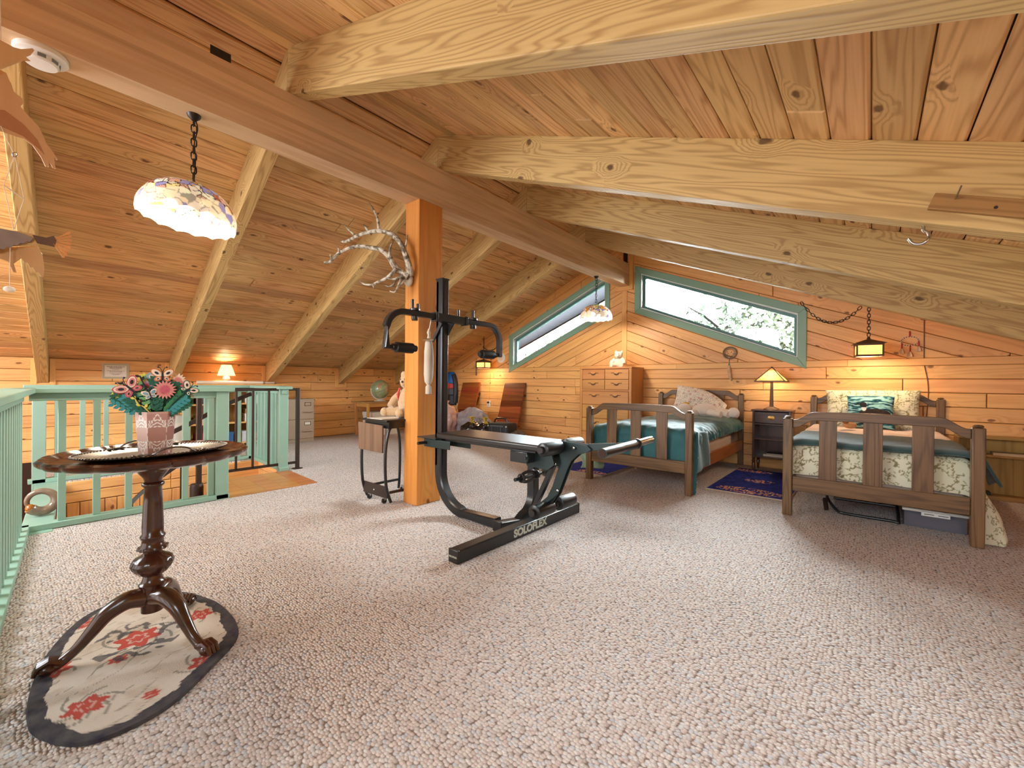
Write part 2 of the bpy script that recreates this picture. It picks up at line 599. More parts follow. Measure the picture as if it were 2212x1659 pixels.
def plank(poly, e1, to3, parent, mat, thick=.016, gap=.0022, cham=.006, name='plank'):
    """a board of polygon poly (2-D wall coordinates), grain along e1, standing proud of the backing"""
    poly = clean(poly)
    if len(poly) < 3 or abs(area2(poly)) < 9e-4: return None
    a = inset(poly, gap)
    b = inset(poly, gap + cham)
    if area2(a) <= 0 or area2(b) <= 0: return None
    cx = sum(p[0] for p in poly) / len(poly); cz = sum(p[1] for p in poly) / len(poly)
    o3 = to3(cx, cz)
    t3 = (to3(cx + e1[0] * .1, cz + e1[1] * .1) - o3).normalized()
    s3 = (to3(cx - e1[1] * .1, cz + e1[0] * .1) - o3)
    s3 = (s3 - t3 * s3.dot(t3)).normalized()
    n3 = t3.cross(s3).normalized()
    if n3.dot(to3.normal) < 0: s3 = -s3; n3 = -n3
    mt = Matrix((t3, s3, n3)).transposed().to_4x4(); mt.translation = o3
    inv = mt.inverted()

    def ring(pl, h):
        r = []
        for p in pl:
            q = inv @ to3(*p); r.append((q.x, q.y, h))
        return r
    n = len(a)
    mb = MB()
    mb.add(ring(a, 0) + ring(a, thick - cham) + ring(b, thick),
           [tuple(range(2 * n, 3 * n))] + [(k * n + i, k * n + (i + 1) % n, (k + 1) * n + (i + 1) % n, (k + 1) * n + i) for k in (0, 1) for i in range(n)])
    return mb.build(name, mat, parent, smooth=False, mtx=mt)


class Map3:
    def __init__(self, f, normal): self.f = f; self.normal = Vector(normal)
    def __call__(self, a, b): return Vector(self.f(a, b))


def cuts(a, b, lo, hi, rnd):
    """random butt joints of a row from a to b"""
    x = a; out = [a]
    while True:
        x += rnd.uniform(lo, hi)
        if x > b - lo * .6: break
        out.append(x)
    return out + [b]


# ---- floor
fl = MB()
XO, XI = -6.0, -4.17          # stair opening
V0, V1, V2 = .12, 1.89, 1.14  # its ledge, its far side, the landing


def slab(mb, x0, x1, v0, v1, z0, z1):
    p = [sk(x0, v0), sk(x1, v0), sk(x1, v1), sk(x0, v1)]
    mb.hexa([(x, y, z0) for x, y in p] + [(x, y, z1) for x, y in p])


slab(fl, -7.75, 2.1, V1, 6.3, -.2, 0)
slab(fl, XI, 2.1, -.03, V1, -.2, 0)
slab(fl, -7.75, XO, -.03, V1, -.2, 0)
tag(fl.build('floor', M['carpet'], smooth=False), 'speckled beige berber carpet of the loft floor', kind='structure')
lower = MB().box(-7.8, 2.2, -5.2, 6.4, -2.7, -2.6)
tag(lower.build('floor', M['threshold'], smooth=False), 'wooden floor of the room below', kind='structure')

# green ledge beside the stair opening
lg = thing('trim_ledge', 'green painted ledge board beside the stair opening', None, kind='structure')
m = MB(); slab(m, XO - .12, XI + .09, -.03, V0, -.06, .004); m.build('board', M['green'], lg, bevel=.004)

# oak landing at the head of the spiral stair
ld = thing('trim_landing', 'smooth oak landing at the head of the stairs', None, kind='structure')
for i in range(5):
    v = V2 + i * .15
    m = MB(); slab(m, -4.95, XI + .02, v + .0006, v + .1494, -.04, .005); m.build('plank', M['threshold'], ld, smooth=False)

# pine lining of the stair opening
sw = thing('wall_stairwell', 'orange pine boards lining the stair opening', None, kind='structure')
m = MB().box(XO - .09, XO - .02, .2, 2.3, -1.3, -.2); m.build('backing', M['darkgap'], sw, smooth=False)
t3 = Map3(lambda a, b: (XO + .001, a, b), (1, 0, 0))
for z0, z1 in ((-.115, -.012), (-.22, -.118)):
    plank([(.3, z0), (1.2, z0), (1.2, z1), (.3, z1)], (1, 0), t3, sw, M['wallp'])
    plank([(1.2, z0), (2.12, z0), (2.12, z1), (1.2, z1)], (1, 0), t3, sw, M['wallp'])
for i in range(20):
    y = .3 + i * .091
    plank([(y, -1.1), (y + .091, -1.1), (y + .091, -.222), (y, -.222)], (0, 1), t3, sw, M['wallp'])
t3 = Map3(lambda a, b: (a, sk(a, V1)[1] - .001, b), (0, -1, 0))
m = MB().hexa([(XO, sk(XO, V1)[1] + .01, -1.2), (-4.95, sk(-4.95, V1)[1] + .01, -1.2), (-4.95, sk(-4.95, V1)[1] + .05, -1.2), (XO, sk(XO, V1)[1] + .05, -1.2),
               (XO, sk(XO, V1)[1] + .01, -.02), (-4.95, sk(-4.95, V1)[1] + .01, -.02), (-4.95, sk(-4.95, V1)[1] + .05, -.02), (XO, sk(XO, V1)[1] + .05, -.02)])
m.build('backing', M['darkgap'], sw, smooth=False)
plank([(XO, -.12), (-4.95, -.12), (-4.95, -.01), (XO, -.01)], (1, 0), t3, sw, M['wallp'])
for i in range(11):
    x = XO + i * .095
    plank([(x, -1.1), (x + .095, -1.1), (x + .095, -.122), (x, -.122)], (0, 1), t3, sw, M['wallp'])
# side under the ledge
t3 = Map3(lambda a, b: (a, sk(a, V0)[1] + .001, b), (0, 1, 0))
for i in range(6):
    z = -.12 - i * .13
    plank([(XO, z - .13), (XI, z - .13), (XI, z), (XO, z)], (1, 0), t3, sw, M['wallp'])
m = MB(); slab(m, XO, XI, -.03, V0, -1.2, -.06); m.build('backing', M['darkgap'], sw, smooth=False)

# ---- knee wall beyond the stairs
rnd = random.Random(3)
wl = MB().box(XL - .2, XL - .002, -5.2, 6.7, -2.6, deck(XL) + .05)
wl = tag(wl.build('wall_left', M['darkgap'], smooth=False), 'low knee wall of horizontal pine boards under the eaves', kind='structure')
t3 = Map3(lambda a, b: (XL, a, b), (1, 0, 0))
ROW = .1375
for i in range(9):
    z0 = .005 + i * ROW; z1 = min(z0 + ROW, deck(XL) + .02)
    cs = cuts(-.45, 6.6, 1.3, 2.9, rnd)
    for a, b in zip(cs, cs[1:]):
        plank([(a, z0), (b, z0), (b, z1), (a, z1)], (1, 0), t3, wl, M['wallp'])
m = MB().box(XL - .0, XL + .014, -5.1, -.45, -2.6, deck(XL) + .02); m.build('cladding', M['wallp'], wl, smooth=False)
wr = MB().box(XR, XR + .2, -5.2, 6.7, -2.6, deck(XR) + .05)
wr = tag(wr.build('wall_right', M['wallp'], smooth=False), 'knee wall under the other eaves', kind='structure')
wf = MB().box(-7.8, 2.2, -5.2, -5.0, -2.7, 3.4)
wf = tag(wf.build('wall_front', M['wallp'], smooth=False), 'far wall of the great room', kind='structure')

# ---- gable wall with two raked windows
WINS = [dict(x0=-2.71, x1=-.57, b0=2.057, t0=2.757, b1=1.19, t1=1.89),
        dict(x0=-5.32, x1=-3.135, b0=1.192, t0=1.893, b1=2.077, t1=2.778)]
FW = .088


def hole(w):
    x0 = w['x0'] + FW; x1 = w['x1'] - FW
    s = (w['b1'] - w['b0']) / (w['x1'] - w['x0'])
    B = lambda x: w['b0'] + s * (x - w['x0']) + FW * 1.08
    T = lambda x: w['t0'] + s * (x - w['x0']) - FW * 1.08
    return x0, x1, B, T, s


wb = MB()
cols = [XL - .2, -5.32 + FW, -3.135 - FW, RX, -2.71 + FW, -.57 - FW, XR + .2]


def wseg(x0, x1, zb0, zb1, zt0, zt1, d0=.002, d1=.12):
    wb.hexa([(x0, YW(x0) + d0, zb0), (x1, YW(x1) + d0, zb1), (x1, YW(x1) + d1, zb1), (x0, YW(x0) + d1, zb0),
             (x0, YW(x0) + d0, zt0), (x1, YW(x1) + d0, zt1), (x1, YW(x1) + d1, zt1), (x0, YW(x0) + d1, zt0)])


for a, b in zip(cols, cols[1:]):
    w = next((w for w in WINS if abs(w['x0'] + FW - a) < 1e-6), None)
    if w is None:
        wseg(a, b, -2.7, -2.7, deck(a) + .05, deck(b) + .05)
    else:
        x0, x1, B, T, s = hole(w)
        wseg(a, b, -2.7, -2.7, B(a), B(b)); wseg(a, b, T(a), T(b), deck(a) + .05, deck(b) + .05)
wb = tag(wb.build('wall_back', M['darkgap'], smooth=False), 'gable wall of knotty pine boards with two raked windows', kind='structure')
t3 = Map3(lambda a, b: (a, YW(a), b), (0, -1, 0))


def minus_windows(poly):
    """pieces of a convex board outside the window holes"""
    todo = [poly]
    for w in WINS:
        x0, x1, B, T, s = hole(w)
        nxt = []
        for p in todo:
            mid = clip_half(clip_half(p, -1, 0, -x0), 1, 0, x1)
            hit = clip_half(clip_half(mid, -(-s), -1, -(B(0))) if False else mid, 0, 0, 1) if len(mid) > 2 else []
            if len(hit) > 2:
                inn = clip_half(hit, s, -1, -B(0)); inn = clip_half(inn, -s, 1, T(0)) if len(inn) > 2 else []
            else: inn = []
            if len(inn) < 3 or abs(area2(inn)) < 1e-5:
                nxt.append(p); continue
            for q in (clip_half(p, 1, 0, x0), clip_half(p, -1, 0, -x1), clip_half(mid, -s, 1, B(0)), clip_half(mid, s, -1, -T(0))):
                if len(q) > 2 and abs(area2(q)) > 1e-4: nxt.append(q)
        todo = nxt
    return todo


CAP0, CAP1 = 1.208, 1.278
rows = 9
rh = (CAP0 - .0) / rows
for i in range(rows):
    cs = cuts(XL, XR, 1.1, 2.8, rnd)
    for a, b in zip(cs, cs[1:]):
        for q in minus_windows([(a, i * rh), (b, i * rh), (b, (i + 1) * rh), (a, (i + 1) * rh)]):
            plank(q, (1, 0), t3, wb, M['wallp'])
for side in (-1, 1):
    s = SL * -side                       # dz/dx of this half
    xa, xb = (XL, RX - .035) if side < 0 else (RX + .035, XR)
    reg = [(xa, CAP1), (xb, CAP1), (xb, deck(xb) + .01), (xa, max(deck(xa) + .01, CAP1 + .001))]
    L = math.hypot(1, s)
    e1 = (1 / L, s / L)
    st = ROW * L
    off = deck(RX) - s * RX + .02        # the roof line z = off + s x
    for i in range(14):
        c1 = off - i * st; c0 = c1 - st
        p = clip_half(reg, -s, 1, c1)
        p = clip_half(p, s, -1, -c0) if len(p) > 2 else []
        if len(p) < 3: continue
        cs = cuts(xa, xb, 1.2, 2.6, rnd)
        for a, b in zip(cs, cs[1:]):
            q = clip_half(clip_half(p, -1, 0, -a), 1, 0, b)
            if len(q) < 3: continue
            for r in minus_windows(q): plank(r, e1, t3, wb, M['wallp'])


def wallbar(name, pts, e1, parent, mat, thick=.03, gap=0.0):
    return plank(pts, e1, t3, parent, mat, thick=thick, gap=gap, cham=.003, name=name)


tr = thing('trim_1', 'flat pine cap board and centre batten on the gable wall', None, kind='structure')
for a, b in ((XL, -4.4), (-4.4, -2.07), (-2.07, -.2), (-.2, XR)):
    # the window frames reach a little over the cap
    wallbar('cap_board', [(a, CAP0), (b, CAP0), (b, CAP1), (a, CAP1)], (1, 0), tr, M['trim'], .026)
wallbar('centre_batten', [(RX - .042, CAP1), (RX + .042, CAP1), (RX + .042, 2.42), (RX - .042, 2.42)], (0, 1), tr, M['trim'], .026)
bx0, bx1 = RX - .085, RX + .085
wallbar('beam_surround', [(bx1, 2.47), (bx1 + .06, 2.41), (bx1 + .06, 2.93), (bx1, 2.93)], (0, 1), tr, M['trim'], .05)
wallbar('beam_surround', [(bx0, 2.47), (bx0 - .06, 2.41), (bx0 - .06, 2.93), (bx0, 2.93)], (0, 1), tr, M['trim'], .05)
wallbar('beam_surround', [(bx0 - .06, 2.41), (bx1 + .06, 2.41), (bx1, 2.47), (bx0, 2.47)], (1, 0), tr, M['trim'], .05)

M['pane'] = glass_mat('window_glass', (.97, 1, .99, 1))
M['sash'] = plain('teal_sash', lin(84, 128, 122), .4, var=.02)
M['jamb'] = plain('white_jamb', lin(226, 236, 232), .4, var=.02)
for wi, w in enumerate(WINS):
    x0, x1, B, T, s = hole(w)
    wo = thing('window_%d' % (wi + 1), 'raked window with sage green frame beside the ridge beam' if wi == 0 else 'raked window with sage green frame over the stacked bags', None, kind='structure')
    L = math.hypot(1, s); e1 = (1 / L, s / L)
    o = [(w['x0'], w['b0']), (w['x1'], w['b1']), (w['x1'], w['t1']), (w['x0'], w['t0'])]
    i = [(x0, B(x0)), (x1, B(x1)), (x1, T(x1)), (x0, T(x0))]
    for k in range(4):
        q = [o[k], o[(k + 1) % 4], i[(k + 1) % 4], i[k]]
        plank(q, e1 if k % 2 == 0 else (0, 1), t3, wo, M['sage'], thick=.036, gap=.0006, cham=.003, name='casing')
    # jambs run out through the wall
    m = MB()
    for k in range(4):
        a = i[k]; b = i[(k + 1) % 4]
        ia = (a[0] + (.012 if k in (0, 3) else -.012), a[1] + (.014 if k in (0, 1) else -.014))
        ib = (b[0] + (.012 if (k + 1) % 4 in (0, 3) else -.012), b[1] + (.014 if (k + 1) % 4 in (0, 1) else -.014))
        P = lambda p, d: (p[0], YW(p[0]) + d, p[1])
        m.hexa([P(a, -.016), P(b, -.016), P(ib, -.016), P(ia, -.016), P(a, .13), P(b, .13), P(ib, .13), P(ia, .13)])
    m.build('jamb', M['jamb'], wo, smooth=False)
    ii = [(x0 + .012, B(x0) + .014), (x1 - .012, B(x1) + .014), (x1 - .012, T(x1) - .014), (x0 + .012, T(x0) - .014)]
    jj = inset(ii, .034)
    m = MB()
    for k in range(4):
        a, b, c, d = ii[k], ii[(k + 1) % 4], jj[(k + 1) % 4], jj[k]
        m.hexa([P(a, .055), P(b, .055), P(c, .055), P(d, .055), P(a, .1), P(b, .1), P(c, .1), P(d, .1)])
    m.build('sash', M['sash'], wo, smooth=False)
    m = MB(); m.prism([P(p, .075) for p in jj], (0, .004, 0)); m.build('pane', M['pane'], wo, smooth=False)

# ---- roof boards
for side, nm in ((-1, 'ceiling'), (1, 'ceiling')):
    xe = XL - .1 if side < 0 else XR + .1
    m = MB()
    p = [(RX, -5.2), (xe, -5.2), (xe, 6.9), (RX, 6.9)]
    m.hexa([(x, y, deck(x) + .022) for x, y in p] + [(x, y, deck(x) + .2) for x, y in p])
    ce = tag(m.build(nm, M['darkgap'], smooth=False), 'fir boarded roof slope over the stairs' if side < 0 else 'fir boarded roof slope over the beds', kind='structure')
    L = math.hypot(1, SL)
    f3 = Map3(lambda a, b: (RX + side * a / L, b + KS * 0, deck(RX + side * a / L) + .02), (0, 0, -1))
    n = int(abs(xe - RX) * L / .141) + 1
    for i in range(n):
        a0 = i * .141; a1 = a0 + .141
        cs = cuts(-.6, 6.75, 2.4, 4.6, rnd)
        for a, b in zip(cs, cs[1:]):
            plank([(a0, a), (a1, a), (a1, b), (a0, b)], (0, 1), f3, ce, M['ceil'], thick=.02, gap=.0024, cham=.007)
    m = MB()
    p = [(RX, -5.1), (xe, -5.1), (xe, -.6), (RX, -.6)]
    m.hexa([(x, y, deck(x)) for x, y in p] + [(x, y, deck(x) + .02) for x, y in p])
    m.build('boarding', M['ceil'], ce, smooth=False)

# ---- rafters
LAB_R = ['rough fir rafter on the bed side, out over the great room', 'rough fir rafter with a big round knot, beside the wall plate hook',
         'rough fir rafter carrying the steel hook and nailed strip', 'rough fir rafter between the hooked rafter and the lantern rafter',
         'rough fir rafter from which the glowing lantern hangs']
LAB_L = ['wavy grained fir rafter behind the hanging wooden birds', 'fir rafter behind the large stained glass lamp', 'fir rafter crossing behind the antlers',
         'fir rafter whose foot rests above the globe', 'fir rafter over the stair side, nearest the gable wall']
for side in (-1, 1):
    for i in range(5):
        v = -.082 + 1.24 * i
        x1 = XL + .0 if side < 0 else XR
        L = math.hypot(1, SL)
        dx = abs(x1 - RX) * L
        # local frame: x down the slope, y along the ridge, z normal to the slope
        ex = Vector((side / L, KS * side / L, -SL / L))
        ey = Vector((0, 1, 0)) if side > 0 else Vector((0, -1, 0))
        ez = ex.cross(ey).normalized(); ey = ez.cross(ex).normalized()
        mt = Matrix((ex.normalized(), ey, ez)).transposed().to_4x4()
        mt.translation = Vector((RX, v, raft(RX)))
        inv = mt.inverted()
        P = []
        for z_ in (0, .305):
            for (x, vv) in ((RX, v), (x1, v), (x1, v + .094), (RX, v + .094)):
                xx, yy = x, vv + KS * (x - RX)
                P.append(inv @ Vector((xx, yy, raft(x) + z_)))
        o = MB().hexa(P).build('rafter', M['raft'], smooth=False, mtx=mt, bevel=.005)
        tag(o, (LAB_R if side > 0 else LAB_L)[i], 'rafter', 'rafters of the bed side roof' if side > 0 else 'rafters of the stair side roof')
        if side < 0:        # boxed trim round the rafter foot on the knee wall
            y0 = v + KS * (XL - RX); y1 = y0 + .094; zb = raft(XL) + .0; zt = deck(XL) - .01
            f3 = Map3(lambda a, b: (XL + .012, a, b), (1, 0, 0))
            for q, e in (([(y0 - .055, zb - .05), (y0 - .004, zb - .004), (y0 - .004, zt), (y0 - .055, zt)], (0, 1)),
                         ([(y1 + .055, zb - .05), (y1 + .004, zb - .004), (y1 + .004, zt), (y1 + .055, zt)], (0, 1)),
                         ([(y0 - .055, zb - .05), (y1 + .055, zb - .05), (y1 + .004, zb - .004), (y0 - .004, zb - .004)], (1, 0))):
                plank(q, e, f3, wl, M['trim'], thick=.026, gap=.0004, cham=.002, name='foot_trim')

# ---- ridge beam of glued laminations and its post
rb = thing('ridge_beam', 'long glued laminated ridge beam resting on the pine post', 'beam')
for i in range(9):
    z = 2.47 + i * .0361
    m = MB().box(RX - .085, RX + .085, -5.0, YW(RX) - .004, z, z + .0361)
    m.build('lamination', M['glul'], rb, smooth=False)
po = MB().box(-2.962, -2.782, 2.132, 2.375, 0, 2.47)
tag(po.build('support_post', M['post'], bevel=.006), 'square honey pine post with antlers mounted on it', 'post')

# ================================================================== railings
def railing(name, label, pts, bal, posts, ztop=.935, zb=0.0, capw=.14, subw=.04):
    """green wooden railing along a line; bal / posts: distances along it"""
    a = Vector(pts[0] + (0,)); b = Vector(pts[1] + (0,))
    d = (b - a).normalized()
    t = thing(name, label, 'railing', a, math.atan2(d.y, d.x), group=None)
    L = (b - a).length
    MB().box(-.07, L + .03, -capw / 2, capw / 2, ztop - .032, ztop).build('cap_rail', M['green'], t, bevel=.004)
    MB().box(0, L, -subw / 2, subw / 2, ztop - .085, ztop - .032).build('sub_rail', M['green'], t, bevel=.003)
    MB().box(-.04, L, -.045, .045, zb + .004, zb + .042).build('base_rail', M['green'], t, bevel=.003)
    for s in bal:
        MB().box(s - .019, s + .019, -.019, .019, zb + .042, ztop - .085).build('baluster', M['green'], t, bevel=.002)
    for s in posts:
        MB().box(s - .045, s + .045, -.045, .045, zb - .08, ztop - .032).build('post', M['green'], t, bevel=.004)
    return t


# along the stair opening, towards the post
railing('stair_railing', 'sage green wooden railing between carpet and stair opening, behind the pedestal table', ((-4.19, .10), (-4.19, 1.225)),
        [.15 + .17 * i for i in range(6)], [1.075])
# on the far side of the opening
railing('stair_railing', 'sage green wooden railing on the far side of the stair opening, before the bookcase', ((-6.06, .18), (-6.06, 2.06)),
        [.15 + .173 * i for i in range(10)], [.03, 1.85])
# its return beside the steel guard
railing('stair_railing', 'short sage green railing joining the far railing to the steel guard', (sk(-5.98, 1.84), sk(-4.93, 1.84)),
        [.13 + .135 * i for i in range(6)], [.98])
# along the open edge of the loft
railing('loft_railing', 'sage green wooden railing along the open edge of the loft', (sk(-4.16, -.03), sk(-.4, -.03)),
        [.12 + .125 * i for i in range(29)], [])

# ------------------------------------------------------------------ steel guard and spiral stair
g = thing('steel_guard', 'dark brown steel guard rail behind the oak landing', 'railing', (-5.0, 1.2, 0))
MB().bar((0, .1, .9), (0, .95, .9), .022, .03).build('top_bar', M['steel'], g, bevel=.002)
MB().bar((0, .1, .072), (0, .93, .072), .02, .028).build('bottom_bar', M['steel'], g, bevel=.002)
for y in (.335, .49, .645, .805):
    MB().bar((0, y, .07), (0, y, .9), .02, .02).build('baluster', M['steel'], g, bevel=.002)
MB().bar((0, .95, .006), (0, .95, .915), .036, .036).build('post', M['steel'], g, bevel=.003)
MB().lathe([(.058, 0), (.058, .004), (.03, .008)], 20, (0, .95, 0)).build('foot_plate', M['steel'], g)

st = thing('spiral_staircase', 'dark steel spiral staircase going down inside the green railings', 'staircase', (-4.95, 1.19, -2.6))
MB().lathe([(.055, 0), (.055, 2.57), (.05, 2.6)], 20).build('centre_pole', M['steel'], st)
MB().bar((-.02, .02, 2.4), (-.02, .02, 3.46), .042, .042).build('newel', M['steel'], st, bevel=.003)
MB().ball((.03, .09, 2.585), .012, 10, 6).build('bolt', M['chrome'], st)
for i in range(11):
    a0 = math.radians(95 + 28 * i); z = 2.4 - i * .2
    pts = [(0.04 * math.cos(a0), .04 * math.sin(a0), z)] + [(.62 * math.cos(a0 + k * .15), .62 * math.sin(a0 + k * .15), z) for k in range(4)]
    MB().prism(pts, (0, 0, .035)).build('tread', M['threshold'], st, smooth=False)
hel = []
for k in range(17, 66):
    a = math.radians(80 + 5.2 * k); z = 3.42 - 5.2 * k / 28 * .2
    hel.append((.62 * math.cos(a), .62 * math.sin(a), z))
MB().rtube(hel, .014, .034).build('handrail', M['steel'], st)
hel2 = [(x * 1.0, y * 1.0, z - .78) for x, y, z in hel]
MB().rtube(hel2, .012, .03).build('stringer_rail', M['steel'], st)
for k in range(2, len(hel), 4):
    x, y, z = hel[k]
    MB().bar((x, y, z - .8), (x, y, z), .018, .018).build('baluster', M['steel'], st)
hr = thing('stair_handrail', 'straight dark handrail bar rising past the green post', 'handrail', (-5.2, 1.05, .4))
pp = [(0, -.35, -.05), (0, .0, .085), (0, .14, .16), (0, .47, .35), (0, .66, .44), (0, .69, .448)]
MB().rtube(pp, .02, .042).build('bar', M['steel'], hr)
MB().bar((0, .1, -.5), (0, .1, .13), .018, .018).build('bracket', M['steel'], hr)

# ================================================================== pedestal table on its hooked rug
TC = (-2.06, .36)
# -- rug
RED = lin(176, 74, 62); CREAM = lin(204, 192, 178); NAVY = lin(58, 54, 62); TAN = lin(178, 160, 140); GREY = lin(122, 116, 104)
rug_out = [(-1.70, .085), (-1.83, .045), (-2.08, .06), (-2.34, .13), (-2.52, .24), (-2.555, .40), (-2.46, .53), (-2.27, .60), (-2.05, .62), (-1.87, .585), (-1.74, .47), (-1.62, .32), (-1.61, .17)]
rc = (sum(p[0] for p in rug_out) / len(rug_out), sum(p[1] for p in rug_out) / len(rug_out))
ro = spline([(p[0] - rc[0], p[1] - rc[1]) for p in rug_out + rug_out[:2]], 10)
ro = ro[:len(rug_out) * 10]


def rug_r(a):
    best = None
    for i in range(len(ro)):
        p = ro[i]; q = ro[(i + 1) % len(ro)]
        dx, dy = math.cos(a), math.sin(a)
        den = dx * (q[1] - p[1]) - dy * (q[0] - p[0])
        if abs(den) < 1e-12: continue
        t = (p[0] * (q[1] - p[1]) - p[1] * (q[0] - p[0])) / den
        u = (p[0] * dy - p[1] * dx) / den
        if t > 0 and -1e-6 <= u <= 1 + 1e-6: best = t if best is None else max(best, t)
    return best or .3


RR = [rug_r(2 * PI * k / 260) for k in range(260)]
flw = [(-1.80, .16, .045), (-2.10, .11, .04), (-1.78, .46, .045), (-2.42, .47, .045), (-2.13, .33, .06), (-2.42, .22, .04), (-2.15, .53, .04), (-1.72, .30, .02), (-2.02, .26, .025)]


def rug_col(u, v):
    k = int(u * 260) % 260; a = 2 * PI * u; r = RR[k] * v
    x = rc[0] + r * math.cos(a); y = rc[1] + r * math.sin(a)
    n = fbm(x * 9, y * 9); n2 = fbm(x * 30, y * 30, 4)
    c = mixc(CREAM, TAN, sstep(-.1, .6, n + .4 * n2) * .7)
    ln = abs(math.sin((x * 5 + y * 3 + .25 * fbm(x * 6, y * 6, 9)) * 9))
    if ln < .1 and n > -.05: c = mixc(c, GREY, .7)
    for fx, fy, fr in flw:
        dd = math.hypot(x - fx, y - fy); th = math.atan2(y - fy, x - fx)
        rr = fr * (1 + .22 * math.cos(6 * th + fx * 9))
        if dd < rr: c = mixc(RED, CREAM, .55 if rr * .35 < dd < rr * .5 else 0)
        elif fr > .035 and dd < rr * 1.9 and abs(math.sin(3 * th + dd * 60)) < .3: c = mixc(c, GREY, .8)
    dd = math.hypot(x + 2.13, (y - .33) * 1.1)
    if .065 < dd < .15 and math.sin(5 * math.atan2(y - .33, x + 2.13) + 8 * n) > .35: c = mixc(c, NAVY, .8)
    edge = RR[k] * (1 - v)
    if edge < .045 + .022 * fbm(x * 13, y * 13, 2): c = mixc(NAVY, GREY, .25 * (n2 + .5))
    return c


def rug_pos(u, v):
    k = int(u * 260) % 260; a = 2 * PI * u; r = RR[k] * v
    x = r * math.cos(a); y = r * math.sin(a)
    h = .012 + .006 * max(0, fbm(x * 4 + 3, y * 4)) if v < .999 else .002
    return (x, y, h)


M['rug'] = vcol('hooked_wool', .95, bump=.7, bscale=260)
tag(MB().grid(260, 110, rug_pos, rug_col, wrap=True).build('hooked_rug', M['rug'], mtx=Matrix.Translation((rc[0], rc[1], 0))),
    'oval hooked rug with red flowers and dark border under the pedestal table', 'rug')

# -- table
t = thing('pedestal_table', 'round scalloped mahogany pedestal table with three clawed feet', 'table', (TC[0], TC[1], .012))
Z = .72 - .012


def scal(a, r, z):
    if r < .27: return r
    s = abs(math.sin(a * 9)) ** .5
    return r - .016 * (1 - s)


MB().lathe([(.05, Z - .028), (.2, Z - .024), (.262, Z - .02), (.292, Z - .012), (.30, Z - .004), (.302, Z + .006), (.294, Z + .012), (.284, Z + .006), (.272, Z - .002), (.262, Z - .004), (.001, Z - .004)],
           160, rad=scal).build('table_top', M['mahogX'], t, angle=50)
col = [(.02, .12), (.034, .122), (.035, .21), (.04, .218), (.042, .225), (.034, .232), (.03, .245), (.028, .255), (.042, .265), (.058, .285), (.064, .302), (.055, .32), (.034, .334), (.028, .34),
       (.03, .347), (.038, .356), (.040, .364), (.034, .372), (.033, .39), (.038, .398), (.038, .404), (.032, .41), (.033, .44), (.029, .53), (.0265, .585), (.034, .592), (.034, .60), (.026, .606),
       (.030, .62), (.044, .64), (.044, .672), (.07, .674), (.07, .684)]
MB().lathe(col, 48, rad=lambda a, r, z: r * (1 + (.045 * math.cos(20 * a) if .262 < z < .322 else 0))).build('column', M['mahogZ'], t, angle=60)
MB().lathe([(.043, 0), (.046, .006), (.043, .012)], 40, (0, 0, .352), rad=lambda a, r, z: r * (1 + .05 * math.cos(24 * a))).build('bead_ring', M['mahogZ'], t)
MB().box(-.11, .11, -.012, .012, Z - .055, Z - .036).build('bearer', M['mahogX'], t, bevel=.004)
for ang in (math.atan2(-.263, -.03), math.atan2(.11, .24), math.atan2(.157, -.214)):
    path = spline([(.02, .175, .034), (.07, .18, .032), (.125, .15, .027), (.165, .10, .021), (.20, .058, .017), (.235, .03, .017), (.262, .02, .019)], 6)
    pts = [(r * math.cos(ang), r * math.sin(ang), z) for r, z, _ in path]
    lg_ = MB().tube(pts, [w for _, _, w in path], 14).build('leg', M['mahogX'], t)
    f = MB().ball((.268 * math.cos(ang), .268 * math.sin(ang), .021), (.026, .026, .021), 16, 10)
    for k in (-1, 0, 1):
        b = ang + k * .07
        tp = [((.235 + s) * math.cos(b - k * .02), (.235 + s) * math.sin(b - k * .02), h) for s, h in ((0, .032), (.03, .046), (.052, .036), (.064, .012))]
        f.tube(tp, [.011, .0095, .009, .006], 8)
    f.build('claw_foot', M['mahogZ'], lg_)

# -- tray
ty = thing('silver_tray', 'oval silver tray with beaded rim and two looped handles on the table', 'tray', (TC[0] - .015, TC[1] + .012, .7165), math.radians(96))
A_, B_ = .232, .15


def oval(s, z, n=96): return [(A_ * s * math.cos(2 * PI * k / n), B_ * s * math.sin(2 * PI * k / n), z) for k in range(n)]


m = MB()
rings = [(.001, .002), (.6, .002), (.8, .003), (.84, .008), (.98, .014), (1.0, .016), (1.0, .012), (.86, .003), (.8, 0.0), (.001, 0.0)]
vs = [p for s, z in rings for p in oval(s, z)]
n = 96
m.add(vs, [(i * n + k, i * n + (k + 1) % n, (i + 1) * n + (k + 1) % n, (i + 1) * n + k) for i in range(len(rings) - 1) for k in range(n)])
m.build('plate', M['silver'], ty)
m = MB()
for k in range(110):
    a = 2 * PI * k / 110
    m.ball((A_ * math.cos(a), B_ * math.sin(a), .016), .0042, 6, 4)
tag(m.build('bead_rim', M['silver'], ty), kind='stuff')
for sg in (-1, 1):
    hp = spline([(.0, -.06, .018), (.018, -.058, .022), (.03, -.035, .035), (.032, 0, .04), (.03, .035, .035), (.018, .058, .022), (.0, .06, .018)], 6)
    MB().tube([(sg * (-.006) + x * -.35 * sg * 0 + y * 1.0, sg * (B_ - .002) + sg * x * .35, z) for x, y, z in hp], .0032, 8).build('handle', M['silver'], ty)
    for e in (-1, 1):
        for q in range(3):
            MB().ball((e * (.066 + .018 * q), sg * (B_ * math.sqrt(max(.02, 1 - ((.066 + .018 * q) / A_) ** 2)) - .004), .0195), (.012, .006, .004), 10, 6,
                      Matrix.Rotation(e * .5 + q, 3, 'Z')).build('leaf_ornament', M['silver'], ty)

